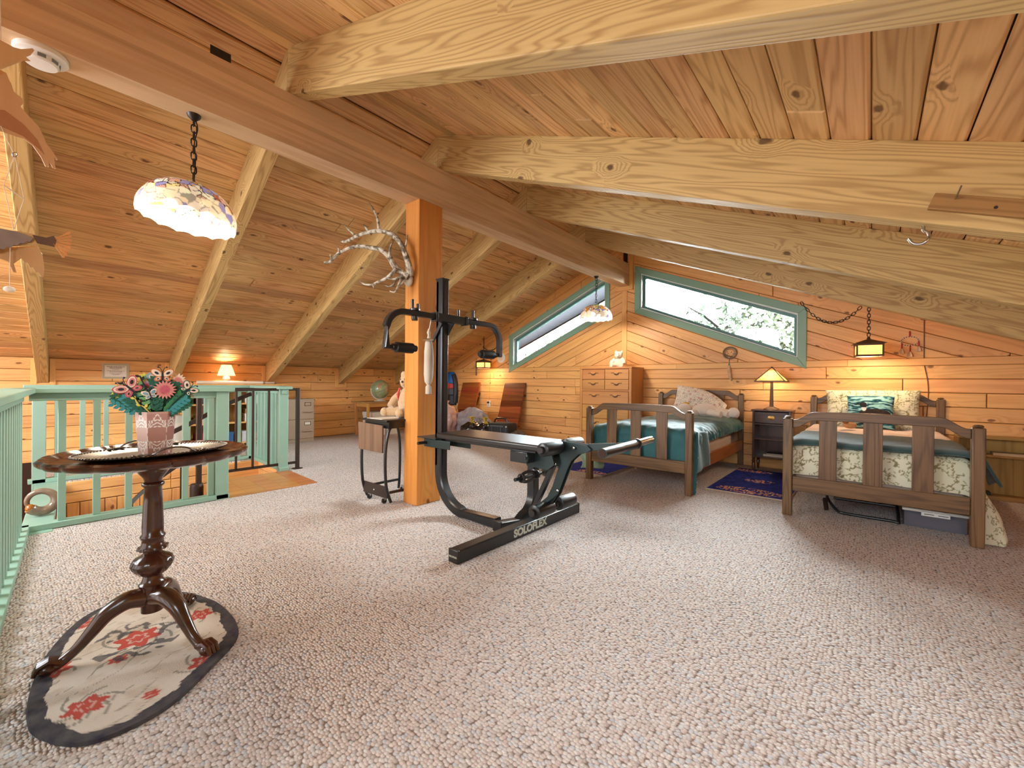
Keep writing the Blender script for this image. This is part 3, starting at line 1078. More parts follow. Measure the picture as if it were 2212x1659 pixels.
# -- paper vase with a pop-up bouquet
VC = (TC[0] + .035, TC[1] + .0, .7195)
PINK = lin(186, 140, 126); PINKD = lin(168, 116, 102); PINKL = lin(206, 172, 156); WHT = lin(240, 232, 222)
vz = thing('paper_vase', 'six sided pink paper vase printed with white leaf sprays', 'vase', VC)
vz.scale = (1.42, 1.42, 1.55)
VH, VR0, VR1 = .105, .034, .0415
ROT = math.radians(-35)


def seg_d(px, py, ax, ay, bx, by):
    dx, dy = bx - ax, by - ay
    t = max(0, min(1, ((px - ax) * dx + (py - ay) * dy) / (dx * dx + dy * dy + 1e-9)))
    return math.hypot(px - ax - dx * t, py - ay - dy * t), t


def spray(x, y):
    """white branch print centred on a panel edge; x in -1..1, y in 0..1"""
    hit = False
    X = abs(x) * 20.0
    for sy in (1, -1):
        Y = (y - .5) * sy * 100.0
        if Y < 3: continue
        d, _ = seg_d(X, Y, 0, 3, 0, 12); hit |= d < .7
        d, _ = seg_d(X, Y, 0, 12, 15, 38); hit |= d < .7
        d, _ = seg_d(X, Y, 4, 18, 16, 24); hit |= d < .5
        for lx, ly, r in ((3, 22, 1.5), (7, 17, .5), (9, 28, 1.9), (12, 22, .4), (13, 34, 1.8), (16, 31, .6), (17, 42, 1.0), (17, 25, .4), (4.5, 28, 1.7), (15, 17, .2)):
            u = (X - lx) * math.cos(r) + (Y - ly) * math.sin(r); w_ = -(X - lx) * math.sin(r) + (Y - ly) * math.cos(r)
            hit |= (u / 3.6) ** 2 + (w_ / 1.35) ** 2 < 1
    return hit
    for sy in (1, -1):
        yy = (y - .5) * sy
        if yy < .04: continue
        ax = abs(x)
        d, _ = seg_d(ax, yy, 0, .04, 0, .12); hit |= d < .014
        d, _ = seg_d(ax, yy, 0, .12, .75, .42); hit |= d < .018
        for lx, ly, r in ((.28, .2, .5), (.34, .3, 1.3), (.5, .27, .3), (.55, .40, 1.2), (.72, .34, .2), (.85, .45, .6), (.12, .24, 1.5), (.7, .24, 0)):
            u = (ax - lx) * math.cos(r) + (yy - ly) * math.sin(r); w_ = -(ax - lx) * math.sin(r) + (yy - ly) * math.cos(r)
            hit |= (u / .10) ** 2 + (w_ / .036) ** 2 < 1
    return hit


def hexp(u):
    a = u * 6; k = int(a) % 6; f = a - int(a)
    p = (math.cos(ROT + k * PI / 3), math.sin(ROT + k * PI / 3)); q = (math.cos(ROT + (k + 1) * PI / 3), math.sin(ROT + (k + 1) * PI / 3))
    return p[0] + (q[0] - p[0]) * f, p[1] + (q[1] - p[1]) * f


def vz_col(u, v):
    a = u * 6; k = int(a + .5); x = (a - k) * 2
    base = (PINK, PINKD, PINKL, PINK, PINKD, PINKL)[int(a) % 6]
    if v > .95: return mixc(PINKL, base, .5)
    return WHT if spray(x * .95, v) else base


def vz_pos(u, v):
    x, y = hexp(u); r = VR0 + (VR1 - VR0) * v
    return (x * r, y * r, v * VH)


M['print'] = vcol('printed_card', .6, spec=.3)
MB().grid(420, 170, vz_pos, vz_col, wrap=True).build('vase_body', M['print'], vz, smooth=False)
MB().lathe([(.001, 0), (VR0 * .97, 0), (VR0 * .97, .002)], 6, (0, 0, 0), rad=None).build('vase_base', M['print'] if False else M['offwhite'], vz, smooth=False)
bq = thing('paper_bouquet', 'pop-up paper bouquet of pink flowers, butterflies and green leaves in the vase', 'bouquet', (VC[0], VC[1], VC[2] + .125))
bq.scale = (1.12, 1.12, 1.12)
rnd = random.Random(11)
PAPER = {}
for nm, c in dict(dgreen=(30, 96, 74), green=(64, 140, 84), lgreen=(120, 176, 110), teal=(60, 150, 150), blue=(130, 170, 190), pink=(220, 140, 132), rose=(200, 96, 110), lilac=(206, 160, 190), yellow=(226, 212, 92),
                  cream=(240, 222, 196), orange=(214, 120, 60), black=(38, 34, 40), white=(238, 236, 228)).items():
    PAPER[nm] = plain('paper_' + nm, lin(*c), .7, var=.08, vscale=120)
VIEW = Vector((TC[0], TC[1], 0)).normalized()     # the bouquet is shown face on
SIDE = Vector((-VIEW.y, VIEW.x, 0))
SIDE = SIDE if SIDE.y > 0 else -SIDE


def pc(a, b, c):          # card coordinates: across, up, towards the viewer
    return SIDE * a + Vector((0, 0, b)) - VIEW * c


def flat(mb, pts, c, th=.0012):
    mb.prism([pc(a, b, c) for a, b in pts], -VIEW * th)


def ellipse(cx, cy, rx, ry, rot, n=14):
    return [(cx + rx * math.cos(k * 2 * PI / n) * math.cos(rot) - ry * math.sin(k * 2 * PI / n) * math.sin(rot),
             cy + rx * math.cos(k * 2 * PI / n) * math.sin(rot) + ry * math.sin(k * 2 * PI / n) * math.cos(rot)) for k in range(n)]


def leafp(cx, cy, l, w, rot, n=7):
    up = [(l * k / n, w * math.sin(PI * k / n)) for k in range(n + 1)]
    dn = [(l * k / n, -w * math.sin(PI * k / n)) for k in range(n - 1, 0, -1)]
    return [(cx + x * math.cos(rot) - y * math.sin(rot), cy + x * math.sin(rot) + y * math.cos(rot)) for x, y in up + dn]


# leaf sprays fan out of the vase
for k in range(70):
    a = math.radians(rnd.uniform(14, 166)); l = rnd.uniform(.045, .1); dep = rnd.uniform(-.03, .03)
    x0 = math.cos(a) * .012; y0 = .01
    mb = MB()
    x1, y1 = x0 + math.cos(a) * l * 1.05, y0 + .03 + math.sin(a) * l * .82
    mb.bar(pc(x0, y0, dep), pc(x1, y1, dep), .0015, .0015)
    for j in range(6):
        f = .3 + .7 * j / 5
        for sgn in (-1, 1):
            flat(mb, leafp(x0 + (x1 - x0) * f, y0 + (y1 - y0) * f, .018, .0055, a + sgn * .7), dep)
    mb.build('leaf_spray', PAPER[rnd.choice(['dgreen', 'green', 'dgreen', 'dgreen', 'green', 'lgreen', 'teal', 'dgreen'])], bq, smooth=False)


def flower(cx, cy, r, c, petals, c1, c2):
    mb = MB()
    for k in range(petals): flat(mb, leafp(cx, cy, r, r * 2.2 / petals, 2 * PI * k / petals), c + .0004 * (k % 3))
    f = mb.build('flower', PAPER[c1], bq, smooth=False)
    m2 = MB()
    for k in range(petals): flat(m2, leafp(cx, cy, r * .5, r * .9 / petals, 2 * PI * (k + .5) / petals), c + .0022)
    flat(m2, ellipse(cx, cy, r * .16, r * .16, 0), c + .003)
    m2.build('flower_heart', PAPER[c2], f, smooth=False)
    MB().bar(pc(cx, cy, c - .002), pc(cx * .2, .0, 0), .002, .002).build('stem', PAPER['green'], f)


flower(.022, .105, .032, .034, 18, 'pink', 'rose')
flower(.056, .137, .024, .0, 14, 'cream', 'pink')
flower(.066, .118, .02, .01, 12, 'pink', 'rose')
flower(-.022, .118, .018, .012, 7, 'lilac', 'rose')
flower(-.085, .098, .026, .0, 9, 'yellow', 'orange')
flower(.085, .09, .02, .0, 10, 'cream', 'teal')
flower(-.03, .143, .018, -.01, 8, 'yellow', 'lgreen')
flower(-.012, .148, .016, -.005, 9, 'blue', 'cream')
flower(.09, .10, .016, .005, 9, 'blue', 'pink')


def butterfly(cx, cy, s, rot, c, wing, rim, spot, low):
    def R(pts): return [(cx + x * math.cos(rot) - y * math.sin(rot), cy + x * math.sin(rot) + y * math.cos(rot)) for x, y in pts]
    body = MB()
    flat(body, R(ellipse(0, 0, s * .07, s * .5, 0)), c + .004)
    for sg in (-1, 1):
        an = spline([(sg * .02 * s, .45 * s), (sg * .16 * s, .78 * s), (sg * .3 * s, .85 * s)], 4)
        body.tube([pc(*R([p])[0], c + .003) for p in an], .0011, 5)
        body.ball(pc(*R([an[-1]])[0], c + .003), .0028, 8, 5)
    b = body.build('butterfly', PAPER['black'], bq, smooth=False)
    m1, m2, m3, m4 = MB(), MB(), MB(), MB()
    for sg in (-1, 1):
        aa = PI / 2 - sg * .9
        for mb, k, h in ((m1, 1.0, 0), (m2, .82, .0012), (m3, .6, .0024), (m4, .34, .0036)):
            flat(mb, R(ellipse(math.cos(aa) * s * .52, math.sin(aa) * s * .52, s * .52 * k, s * .30 * k, aa)), c + h)
        ab = -PI / 2 + sg * 1.0
        flat(m1, R(ellipse(math.cos(ab) * s * .34, math.sin(ab) * s * .34, s * .34, s * .22, ab)), c)
        flat(m3, R(ellipse(math.cos(ab) * s * .36, math.sin(ab) * s * .36, s * .2, s * .12, ab)), c + .0012)
        flat(m4, R(ellipse(math.cos(ab) * s * .38, math.sin(ab) * s * .38, s * .1, s * .05, ab)), c + .003)
    m1.build('wing', PAPER[rim], b, smooth=False); m2.build('wing_band', PAPER['cream'], b, smooth=False)
    m3.build('wing_panel', PAPER[wing], b, smooth=False); m4.build('wing_spot', PAPER[spot], b, smooth=False)


butterfly(.016, .148, .036, 0.0, .02, 'cream', 'orange', 'black', 'pink')
butterfly(-.062, .108, .042, .75, .03, 'pink', 'rose', 'black', 'lilac')
butterfly(.082, .104, .032, -.8, .026, 'cream', 'dgreen', 'black', 'pink')
butterfly(-.014, .088, .024, .3, .036, 'blue', 'cream', 'blue', 'cream')
for cx, cy, w_, nm in ((-.035, .10, .9, 'dgreen'), (.01, .125, 1.2, 'dgreen'), (-.06, .082, .8, 'teal'), (.05, .11, .8, 'dgreen'), (.0, .08, 1.0, 'green')):
    mb = MB()
    for k in range(7): flat(mb, leafp(cx, cy, .03 * w_, .008, PI * .1 + k * PI * .13), .012 + .0006 * k)
    mb.build('leaf_fan', PAPER[nm], bq, smooth=False)
for pts, nm in (([(-.03, .04), (-.045, .07), (-.07, .105), (-.082, .13)], 'black'), ([(-.005, .05), (-.02, .1), (-.035, .135), (-.04, .15)], 'black'), ([(-.015, .03), (-.03, .05), (-.045, .06), (-.052, .085)], 'yellow'),
                ([(.03, .04), (.05, .07), (.075, .095), (.1, .105)], 'dgreen')):
    sp = spline(pts, 5)
    mb = MB().tube([pc(a, b, .028) for a, b in sp], .0022, 6)
    for k, (a, b) in enumerate(sp[4::3]):
        flat(mb, leafp(a, b, .014, .004, 1.2 + (1.6 if k % 2 else 0)), .028)
    mb.build('twig', PAPER[nm], bq, smooth=False)
# card fillers that close the mouth of the vase
mb = MB()
flat(mb, [(-.034, -.005), (.034, -.005), (.05, .045), (.03, .07), (0, .075), (-.03, .07), (-.05, .045)], -.012)
mb.build('leaf_card', PAPER['dgreen'], bq, smooth=False)

# ------------------------------------------------------------------ curled ram horn on the ledge
hn = thing('ram_horn', 'polished curled ram horn resting on the green ledge', 'horn', (-4.62, .175, .005))
path = []
for k in range(40):
    a = 2 * PI * 1.15 * k / 39
    r = .068 + .004 * k / 39
    path.append((.05 - .06 * k / 39, -r * math.cos(a + .6), .104 + r * math.sin(a + 3.7)))
hornm = plain('polished_horn', lin(128, 108, 90), .22, bump=.2, bscale=40, var=.4, vscale=26, coat=.5)
MB().tube(path, [.034 - .026 * (k / 39) ** 1.3 for k in range(40)], 18).build('horn', hornm, hn)
MB().ball(path[0], (.03, .026, .03), 16, 8).build('mouth', plain('amber_horn', lin(150, 92, 30), .2, coat=.5), hn)

# ================================================================== home gym
def ray(px, py):
    """world direction of a picture point of the 2212 x 1659 frame"""
    return RIGHT * ((px - 1106) / 922.466) + DOWN * ((py - 829.5) / 922.466) + FWD


def at_y(px, py, y):
    d = ray(px, py); return Vector((0, 0, 1)) + d * (y / d.y)


def at_x(px, py, x):
    d = ray(px, py); return Vector((0, 0, 1)) + d * (x / d.x)


GX, GY = -1.9, 2.18
gy = thing('home_gym', 'black steel home gym with bench, padded press arm and lettered base bar', 'exercise machine', (GX, GY, 0))


def W(x, y, z): return (x - GX, y - GY, z)


bar_ = MB().box(-1.795 - GX, -1.719 - GX, 1.61 - GY, 2.85 - GY, 0, .075).build('base_bar', M['black'], gy, bevel=.007)
for y0, y1 in ((1.594, 1.612), (2.848, 2.866)):
    MB().box(-1.797 - GX, -1.717 - GX, y0 - GY, y1 - GY, .0, .077).build('end_cap', M['blackmat'], bar_, bevel=.006)


def lettering(text, size, mat, parent, mtx, bold=.0, ext=.0012, name='lettering', sx=1.0):
    cu = bpy.data.curves.new(name, 'FONT')
    cu.body = text; cu.size = size; cu.extrude = ext; cu.offset = bold; cu.align_x = 'CENTER'; cu.align_y = 'CENTER'
    tmp = bpy.data.objects.new('tmp', cu); COL.objects.link(tmp)
    dg = bpy.context.evaluated_depsgraph_get()
    me = bpy.data.meshes.new_from_object(tmp.evaluated_get(dg))
    bpy.data.objects.remove(tmp); bpy.data.curves.remove(cu)
    me.materials.clear(); me.materials.append(mat)
    me.name = name
    me.transform(Matrix.Diagonal((sx, 1, 1, 1)))
    o = bpy.data.objects.new(name, me); COL.objects.link(o)
    o.parent = parent; o.matrix_local = mtx
    return o


LET = plain('decal_cream', lin(196, 204, 192), .6, var=.1, vscale=60)
# reads along +Y on the side facing +X
mt = Matrix(((0, 0, 1, -1.7185 - GX), (1, 0, 0, 2.25 - GY), (0, 1, 0, .041), (0, 0, 0, 1)))
lettering('SOLOFLEX', .066, LET, bar_, mt, bold=.0032, sx=1.12)
mt = Matrix(((1, 0, 0, -1.757 - GX), (0, 0, -1, 1.5935 - GY), (0, 1, 0, .036), (0, 0, 0, 1)))
lettering('SOLOFLEX', .013, LET, bar_, mt, bold=.0002, ext=.0006)
# upright that bends into the floor tube
path = [W(-1.955, 2.18, .0375), W(-2.27, 2.18, .0375)] + [Vector(W(0, 2.18, 0)) + Vector((p.x, 0, p.z)) for p in arc((-2.27, 0, .315), .2775, -PI / 2, -PI, 10)] + [W(-2.5475, 2.18, 1.79)]
MB().rtube(path, .07, .075, up=(0, 1, 0)).build('upright', M['black'], gy, angle=30)
MB().box(-2.575 - GX, -2.551 - GX, 2.1425 - GY, 2.146 - GY, .36, 1.77).build('track_strip', M['trackm'], gy)
MB().box(-2.512 - GX, -2.509 - GX, 2.165 - GY, 2.195 - GY, .36, 1.77).build('track_strip', M['blackmat'], gy)
MB().box(-2.588 - GX, -2.507 - GX, 2.143 - GY, 2.217 - GY, 1.785, 1.797).build('top_cap', M['blackmat'], gy, bevel=.004)
# J shaped front leg
path = [W(-1.91, 2.135, .036), W(-1.91, 2.37, .036)] + [Vector(W(-1.91, 0, 0)) + Vector((0, p.y, p.z)) for p in arc((0, 2.37, .186), .15, -PI / 2, 0, 8, (0, 1, 0))] + [W(-1.91, 2.52, .56)]
fl_ = MB().rtube(path, .066, .07, up=(1, 0, 0)).build('front_leg', M['black'], gy, angle=30)
MB().box(-1.948 - GX, -1.872 - GX, 2.122 - GY, 2.137 - GY, 0, .074).build('end_cap', M['blackmat'], fl_, bevel=.005)
# bench
bn = MB().box(-2.505 - GX, -1.53 - GX, 2.09 - GY, 2.45 - GY, .575, .618).build('bench_pad', M['blackmat'], gy, bevel=.012, seg=3)
MB().box(-2.44 - GX, -1.6 - GX, 2.13 - GY, 2.41 - GY, .56, .576).build('bench_board', M['black'], bn)
MB().box(-2.66 - GX, -2.36 - GX, 2.1 - GY, 2.106 - GY, .50, .562).build('clamp_plate', M['greymetal'], gy, bevel=.004)
MB().box(-2.66 - GX, -2.30 - GX, 2.252 - GY, 2.258 - GY, .50, .562).build('clamp_plate', M['greymetal'], gy, bevel=.004)
MB().box(-2.72 - GX, -2.5 - GX, 2.08 - GY, 2.27 - GY, .566, .573).build('clamp_tongue', M['greymetal'], gy, bevel=.002)
MB().lathe([(.012, 0), (.012, .08), (.018, .082), (.018, .1), (.012, .1), (.012, .16)], 14, W(-2.63, 2.02, .532), axis=(0, 1, 0)).build('clamp_pin', M['black'], gy)
MB().box(-1.79 - GX, -1.65 - GX, 2.11 - GY, 2.2 - GY, .49, .562).build('under_block', M['black'], gy, bevel=.006)
MB().box(-1.79 - GX, -1.60 - GX, 2.2 - GY, 2.46 - GY, .505, .562).build('cross_channel', M['black'], gy, bevel=.005)
m = MB().ball(W(-1.64, 2.1, .53), (.012, .02, .01), 10, 6).ball(W(-1.64, 2.1, .53), (.01, .008, .026), 10, 6)
m.build('wing_nut', M['greymetal'], gy)


def roller(parent, p, y0, y1, r, cap=True):
    """foam roller on an axle along Y"""
    L = y1 - y0
    o = MB().lathe([(r * .75, 0), (r * .97, .006), (r, .014), (r, L - .014), (r * .97, L - .006), (r * .75, L)], 28, W(p[0], y0, p[1]), axis=(0, 1, 0)).build('roller', M['roller'], parent)
    e = .026
    MB().lathe([(.019, 0), (.023, .004), (.023, e), (.012, e + .002)], 12, W(p[0], y0 - e, p[1]), axis=(0, 1, 0)).build('axle_nut', M['blackmat'], o)
    MB().lathe([(.019, 0), (.023, .004), (.023, e), (.012, e + .002)], 12, W(p[0], y1, p[1]), axis=(0, 1, 0)).build('axle_nut', M['blackmat'], o)
    return o


roller(gy, (-1.485, .603), 2.045, 2.225, .043)
roller(gy, (-1.485, .603), 2.29, 2.47, .043)
roller(gy, (-1.585, .20), 2.10, 2.285, .046)
roller(gy, (-1.585, .20), 2.36, 2.54, .046)


def plate(name, pts, y, th, mat):
    return MB().prism([W(x, y, z) for x, z in pts], (0, th, 0)).build(name, mat, gy, smooth=False, bevel=.003)


cp = [(-1.47, .64), (-1.39, .636), (-1.30, .628), (-1.27, .605), (-1.30, .585), (-1.36, .565), (-1.41, .52), (-1.44, .46), (-1.505, .30), (-1.60, .16), (-1.63, .19), (-1.55, .34), (-1.49, .50), (-1.505, .59)]
plate('curl_arm', cp, 2.285, .008, M['greymetal']); plate('curl_arm', cp, 2.245, .008, M['greymetal'])
sw_ = [(-1.72, .56), (-1.52, .555), (-1.50, .49), (-1.55, .45), (-1.72, .46)]
plate('pivot_plate', sw_, 2.195, .008, M['greymetal']); plate('pivot_plate', sw_, 2.335, .008, M['greymetal'])
MB().bar(W(-1.54, 2.25, .48), W(-1.70, 2.25, .16), .035, .03).build('strut', M['black'], gy, bevel=.003)
MB().bar(W(-1.50, 2.23, .32), W(-1.66, 2.23, .18), .03, .012, up=(0, 1, 0)).build('strut', M['greymetal'], gy, bevel=.003)
for q in ((-1.385, .605), (-1.52, .49), (-1.50, .325)):
    MB().lathe([(.009, 0), (.009, .006), (.005, .009)], 12, W(q[0], 2.236, q[1]), axis=(0, -1, 0)).build('bolt', M['chrome'], gy)
# resistance band pin
MB().lathe([(.012, 0), (.012, .3)], 12, W(-1.72, 2.08, .385), axis=(0, 1, 0)).build('weight_pin', M['black'], gy)
lp = [W(-1.72 + .03 * math.cos(a), 2.17 + .0 + .055 * math.cos(a) + .05, .385 + .028 * math.sin(a)) for a in [2 * PI * k / 20 for k in range(20)]]
lp = [W(-1.72, 2.215 + .085 * math.cos(a), .385 + .032 * math.sin(a)) for a in [2 * PI * k / 24 for k in range(24)]]
MB().rtube(lp, .02, .008, closed=True, up=(1, 0, 0)).build('rubber_band', M['blackmat'], gy)
for y in (2.14, 2.3, 2.4):
    MB().lathe([(.03, 0), (.03, .012), (.026, .014)], 18, W(-1.72, y, .385), axis=(0, 1, 0)).build('pin_collar', M['blackmat'], gy)
# curl bar that reaches towards the bed
MB().bar(W(-1.30, 2.27, .614), W(-1.04, 2.27, .648), .022, .042).build('curl_reach', M['greymetal'], gy, bevel=.003)
hb = MB().lathe([(.026, 0), (.026, .42), (.024, .425)], 22, W(-1.03, 1.93, .648), axis=(0, 1, .015)).build('curl_handle', M['roller'], gy)
MB().lathe([(.029, 0), (.031, .004), (.031, .014), (.029, .018)], 22, W(-1.03, 2.33, .655), axis=(0, 1, .015)).build('collar', M['blackmat'], hb)
MB().lathe([(.022, 0), (.022, .2), (.02, .202)], 22, W(-1.03, 2.345, .656), axis=(0, 1, .015)).build('grip', M['chrome'], hb)
MB().lathe([(.019, 0), (.019, .004)], 18, W(-1.03, 1.928, .648), axis=(0, 1, 0)).build('bore', M['darkgap'], hb)
# press arm
px, pz = -2.455, 1.478
arm = [W(px, 1.62, 1.225), W(px, 1.62, 1.36)] + [Vector(W(px, 0, 0)) + Vector((0, p.y, p.z)) for p in arc((0, 1.755, 1.343), .135, PI, PI / 2, 8, (0, 1, 0))] + [W(px, 1.9, pz)]
arm += [W(px, 2.46, pz)] + [Vector(W(px, 0, 0)) + Vector((0, p.y, p.z)) for p in arc((0, 2.605, 1.343), .135, PI / 2, 0, 8, (0, 1, 0))] + [W(px, 2.74, 1.225)]
MB().rtube(arm, .04, .045, up=(1, 0, 0)).build('press_arm', M['black'], gy, angle=30)
MB().bar(W(px, 2.02, pz), W(px, 2.32, pz), .055, .056).build('arm_sleeve', M['black'], gy, bevel=.003)
for y0, y1 in ((1.69, 1.835), (2.52, 2.665)):
    o = roller(gy, (px, 1.232), y0, y1, .037)
MB().lathe([(.015, 0), (.015, .1)], 12, W(px, 1.60, 1.232), axis=(0, 1, 0)).build('handle_axle', M['black'], gy)
MB().lathe([(.015, 0), (.015, .1)], 12, W(px, 2.665, 1.232), axis=(0, 1, 0)).build('handle_axle', M['black'], gy)
for y, h in ((1.83, .075), (1.875, .05), (2.26, .06), (2.42, .075)):
    MB().lathe([(.011, 0), (.011, h), (.009, h + .002)], 12, W(px, y, pz + .02)).build('peg', M['roller'], gy)
for y in (1.85, 2.42):
    MB().lathe([(.036, 0), (.036, .012), (.03, .016)], 20, W(px, y, pz + .02)).build('peg_disc', M['blackmat'], gy)
    MB().lathe([(.02, 0), (.024, .01), (.024, .03)], 16, W(px, y, pz - .05)).build('lock_knob', M['blackmat'], gy)
for y in (2.03, 2.33):
    MB().box(px - .034 - GX, px + .034 - GX, y - .01 - GY, y + .01 - GY, pz - .034, pz + .034).build('clamp_ring', M['black'], gy, bevel=.003)
MB().prism([W(-2.51, 2.20, 1.45), W(-2.51, 2.20, 1.36), W(-2.44, 2.20, 1.45)], (0, .012, 0)).build('gusset', M['black'], gy, smooth=False)
MB().bar(W(-2.50, 2.13, 1.45), W(-2.60, 2.13, 1.315), .012, .03).build('brace', M['black'], gy, bevel=.003)
MB().lathe([(.009, 0), (.009, .13)], 12, W(-2.70, 2.12, 1.332), axis=(1, 0, -.05)).build('brace_pin', M['chrome'], gy)

# canvas sand sack hung on the gym
sk_ = thing('sand_sack', 'long beige canvas sack hanging beside the gym upright', 'sack', (-2.69, 2.165, .90))
pr = [(.006, .0), (.024, .004), (.022, .06), (.012, .075), (.03, .10), (.036, .16), (.038, .25), (.035, .34), (.028, .41), (.012, .45), (.009, .47), (.016, .49), (.006, .52)]
MB().lathe(pr, 16, rad=lambda a, r, z: r * (1 + .06 * math.sin(3 * a + z * 20))).build('sack_body', M['ropec'], sk_)
MB().tube([(0, 0, .5), (.03, -.01, .56), (.08, -.035, .6)], .004, 6).build('cord', M['cream'], sk_)

# ================================================================== antlers on the post
an = thing('antlers', 'weathered elk antlers mounted on the pine post', 'antlers', (-2.87, 2.128, 1.85))
bone = NT('antler_bone')
p_ = bone.obj()
n1 = bone.n('TexNoise', None, Vector=p_, Scale=26.0, Detail=5.0).outputs[0]
bone.s(bone.b.inputs['Base Color'], bone.mix(bone.step(.38, .62, n1), lin(96, 80, 58), lin(196, 186, 164)))
bone.b.inputs['Roughness'].default_value = .55
bone.bump(n1, .5, .01)
BONE = bone.m


def antler_path(pts, y0, y1, r0, r1, name='tine', parent=None, n=5):
    P = []
    for k, (a, b) in enumerate(pts):
        t = k / (len(pts) - 1)
        P.append(tuple(at_y(a, b, y0 + (y1 - y0) * t) - Vector((-2.87, 2.128, 1.85))) + (r0 + (r1 - r0) * t ** .8,))
    S = spline(P, n)
    return MB().tube([s[:3] for s in S], [max(.003, s[3] * 1.5) for s in S], 9).build(name, BONE, parent or an)


A = antler_path([(886, 596), (885, 583), (881, 566), (875, 547), (866, 527), (852, 510), (836, 502), (817, 499), (796, 502), (778, 507), (765, 513), (752, 520), (738, 523)], 2.09, 1.95, .019, .008, 'beam', an)
B = antler_path([(884, 598), (868, 589), (853, 576), (843, 559), (833, 547), (819, 538), (800, 535), (781, 532), (764, 533), (745, 540), (728, 550), (712, 566), (700, 567)], 2.08, 1.70, .019, .007, 'beam', an)
for par, pts, ya, yb, r in ((A, [(819, 500), (816, 475), (807, 453), (795, 436)], 2.03, 2.0, .011), (A, [(796, 502), (792, 494), (785, 485)], 2.01, 2.0, .012), (A, [(766, 513), (763, 505), (752, 495), (743, 485)], 1.98, 1.95, .009),
                            (A, [(874, 545), (877, 528), (880, 507)], 2.07, 2.05, .007), (B, [(842, 556), (843, 536), (849, 521)], 1.97, 1.95, .01), (B, [(733, 547), (732, 540), (729, 533)], 1.75, 1.74, .009),
                            (B, [(717, 558), (714, 553), (714, 549)], 1.72, 1.72, .006), (B, [(856, 580), (839, 598), (817, 609), (803, 615), (787, 614), (777, 607)], 2.0, 1.86, .012), (B, [(806, 614), (807, 618), (808, 623)], 1.9, 1.89, .007),
                            (A, [(880, 598), (868, 597), (850, 603), (833, 600)], 2.08, 1.95, .012), (A, [(860, 600), (855, 606), (850, 615), (840, 619), (831, 616)], 2.0, 1.93, .009),
                            (A, [(872, 599), (866, 604), (859, 620), (853, 631), (842, 629)], 2.06, 1.98, .01), (B, [(878, 600), (872, 608), (862, 620)], 2.08, 2.02, .008)):
    antler_path(pts, ya, yb, r, .003, 'tine', par)
MB().ball((-.005, -.025, -.03), (.045, .03, .05), 18, 12, jit=.12, freq=3).build('skull_plate', plain('skull_bone', lin(206, 196, 176), .7, bump=.4, bscale=30), an)

# ================================================================== typewriter cart behind the post
ct = thing('typewriter_cart', 'wheeled typing cart with walnut drop leaf behind the pine post', 'cart', (-3.14, 2.15, 0))
MB().box(-.17, .20, -.2, .22, .672, .69).build('top', M['blackmat'], ct, bevel=.004)
MB().box(-.16, .19, -.17, .2, .62, .671).build('frame', M['black'], ct)
MB().prism([(-.215, -.205, .655), (.15, -.205, .645), (.15, -.205, .425), (-.2, -.205, .425)], (0, .014, 0)).build('drop_leaf', M['veneer'], ct, smooth=False, bevel=.003)
for x in (-.185, .165):
    p = spline([(x, .02, .64), (x, -.12, .635), (x, -.165, .56), (x, -.185, .40), (x, -.175, .16), (x, -.13, .02)], 5)
    MB().tube(p, .0125, 10).build('leg', M['black'], ct)
    p = spline([(x, .02, .64), (x, .14, .635), (x, .18, .56), (x, .2, .40), (x, .2, .16), (x, .19, .02)], 5)
    MB().tube(p, .0125, 10).build('leg', M['black'], ct)
    MB().bar((x, -.14, .10), (x, .19, .10), .012, .02).build('stretcher', M['black'], ct)
MB().box(-.185, .165, -.168, -.160, .055, .15).build('skirt_plate', M['steel'], ct, bevel=.002)
MB().ball((-.02, -.169, .1), .006, 8, 6).build('rivet', M['white'], ct)
MB().box(-.1, .12, -.19, .06, .6902, .694).build('paper_sheet', M['offwhite'], ct)
for x, y in ((-.115, -.15), (.10, -.15), (-.115, .18), (.1, .18)):
    c = MB().lathe([(.008, 0), (.022, .002), (.022, .016), (.008, .018)], 16, (x - .009, y, .024), axis=(1, 0, 0)).build('caster', M['blackmat'], ct)
    MB().box(x - .012, x + .012, y - .008, y + .008, .03, .06).build('caster_fork', M['chrome'], c)

# big tan teddy bear sitting on the cart
FUR = plain('tan_fur', lin(196, 164, 122), .95, bump=1.0, bscale=120, var=.2, vscale=50, sheen=.6)
tb = thing('teddy_bear', 'large tan plush bear sitting on the typing cart', 'plush bear', (-3.1, 2.27, .694))
tb.scale = (.88, .88, .88)
MB().ball((0, 0, .15), (.10, .095, .15), 24, 16, jit=.05).build('body', FUR, tb)
hd = MB().ball((.01, .0, .35), (.085, .085, .08), 24, 16, jit=.05).build('head', FUR, tb)
MB().ball((.04, -.07, .335), (.04, .04, .034), 16, 10).build('muzzle', FUR, hd)
MB().ball((.055, -.108, .345), .011, 10, 8).build('nose', M['blackmat'], hd)
for x in (-.075, .075):
    MB().ball((x, .0, .415), (.036, .022, .036), 14, 10).build('ear', FUR, hd)
    MB().ball((.02 + x * .4, -.076, .37), .008, 8, 6).build('eye', M['blackmat'], hd)
MB().tube([(-.08, 0, .24), (-.13, -.06, .17), (-.12, -.12, .1)], [.042, .042, .036], 14).build('arm', FUR, tb)
MB().tube([(.08, 0, .24), (.13, -.06, .17), (.12, -.1, .1)], [.042, .042, .036], 14).build('arm', FUR, tb)
lg1 = MB().tube([(-.05, -.02, .055), (-.12, -.08, .05), (-.16, -.13, .045)], [.052, .05, .044], 14).build('leg', FUR, tb)
MB().ball((-.175, -.15, .045), (.045, .04, .045), 16, 12, jit=.06).build('paw', FUR, lg1)
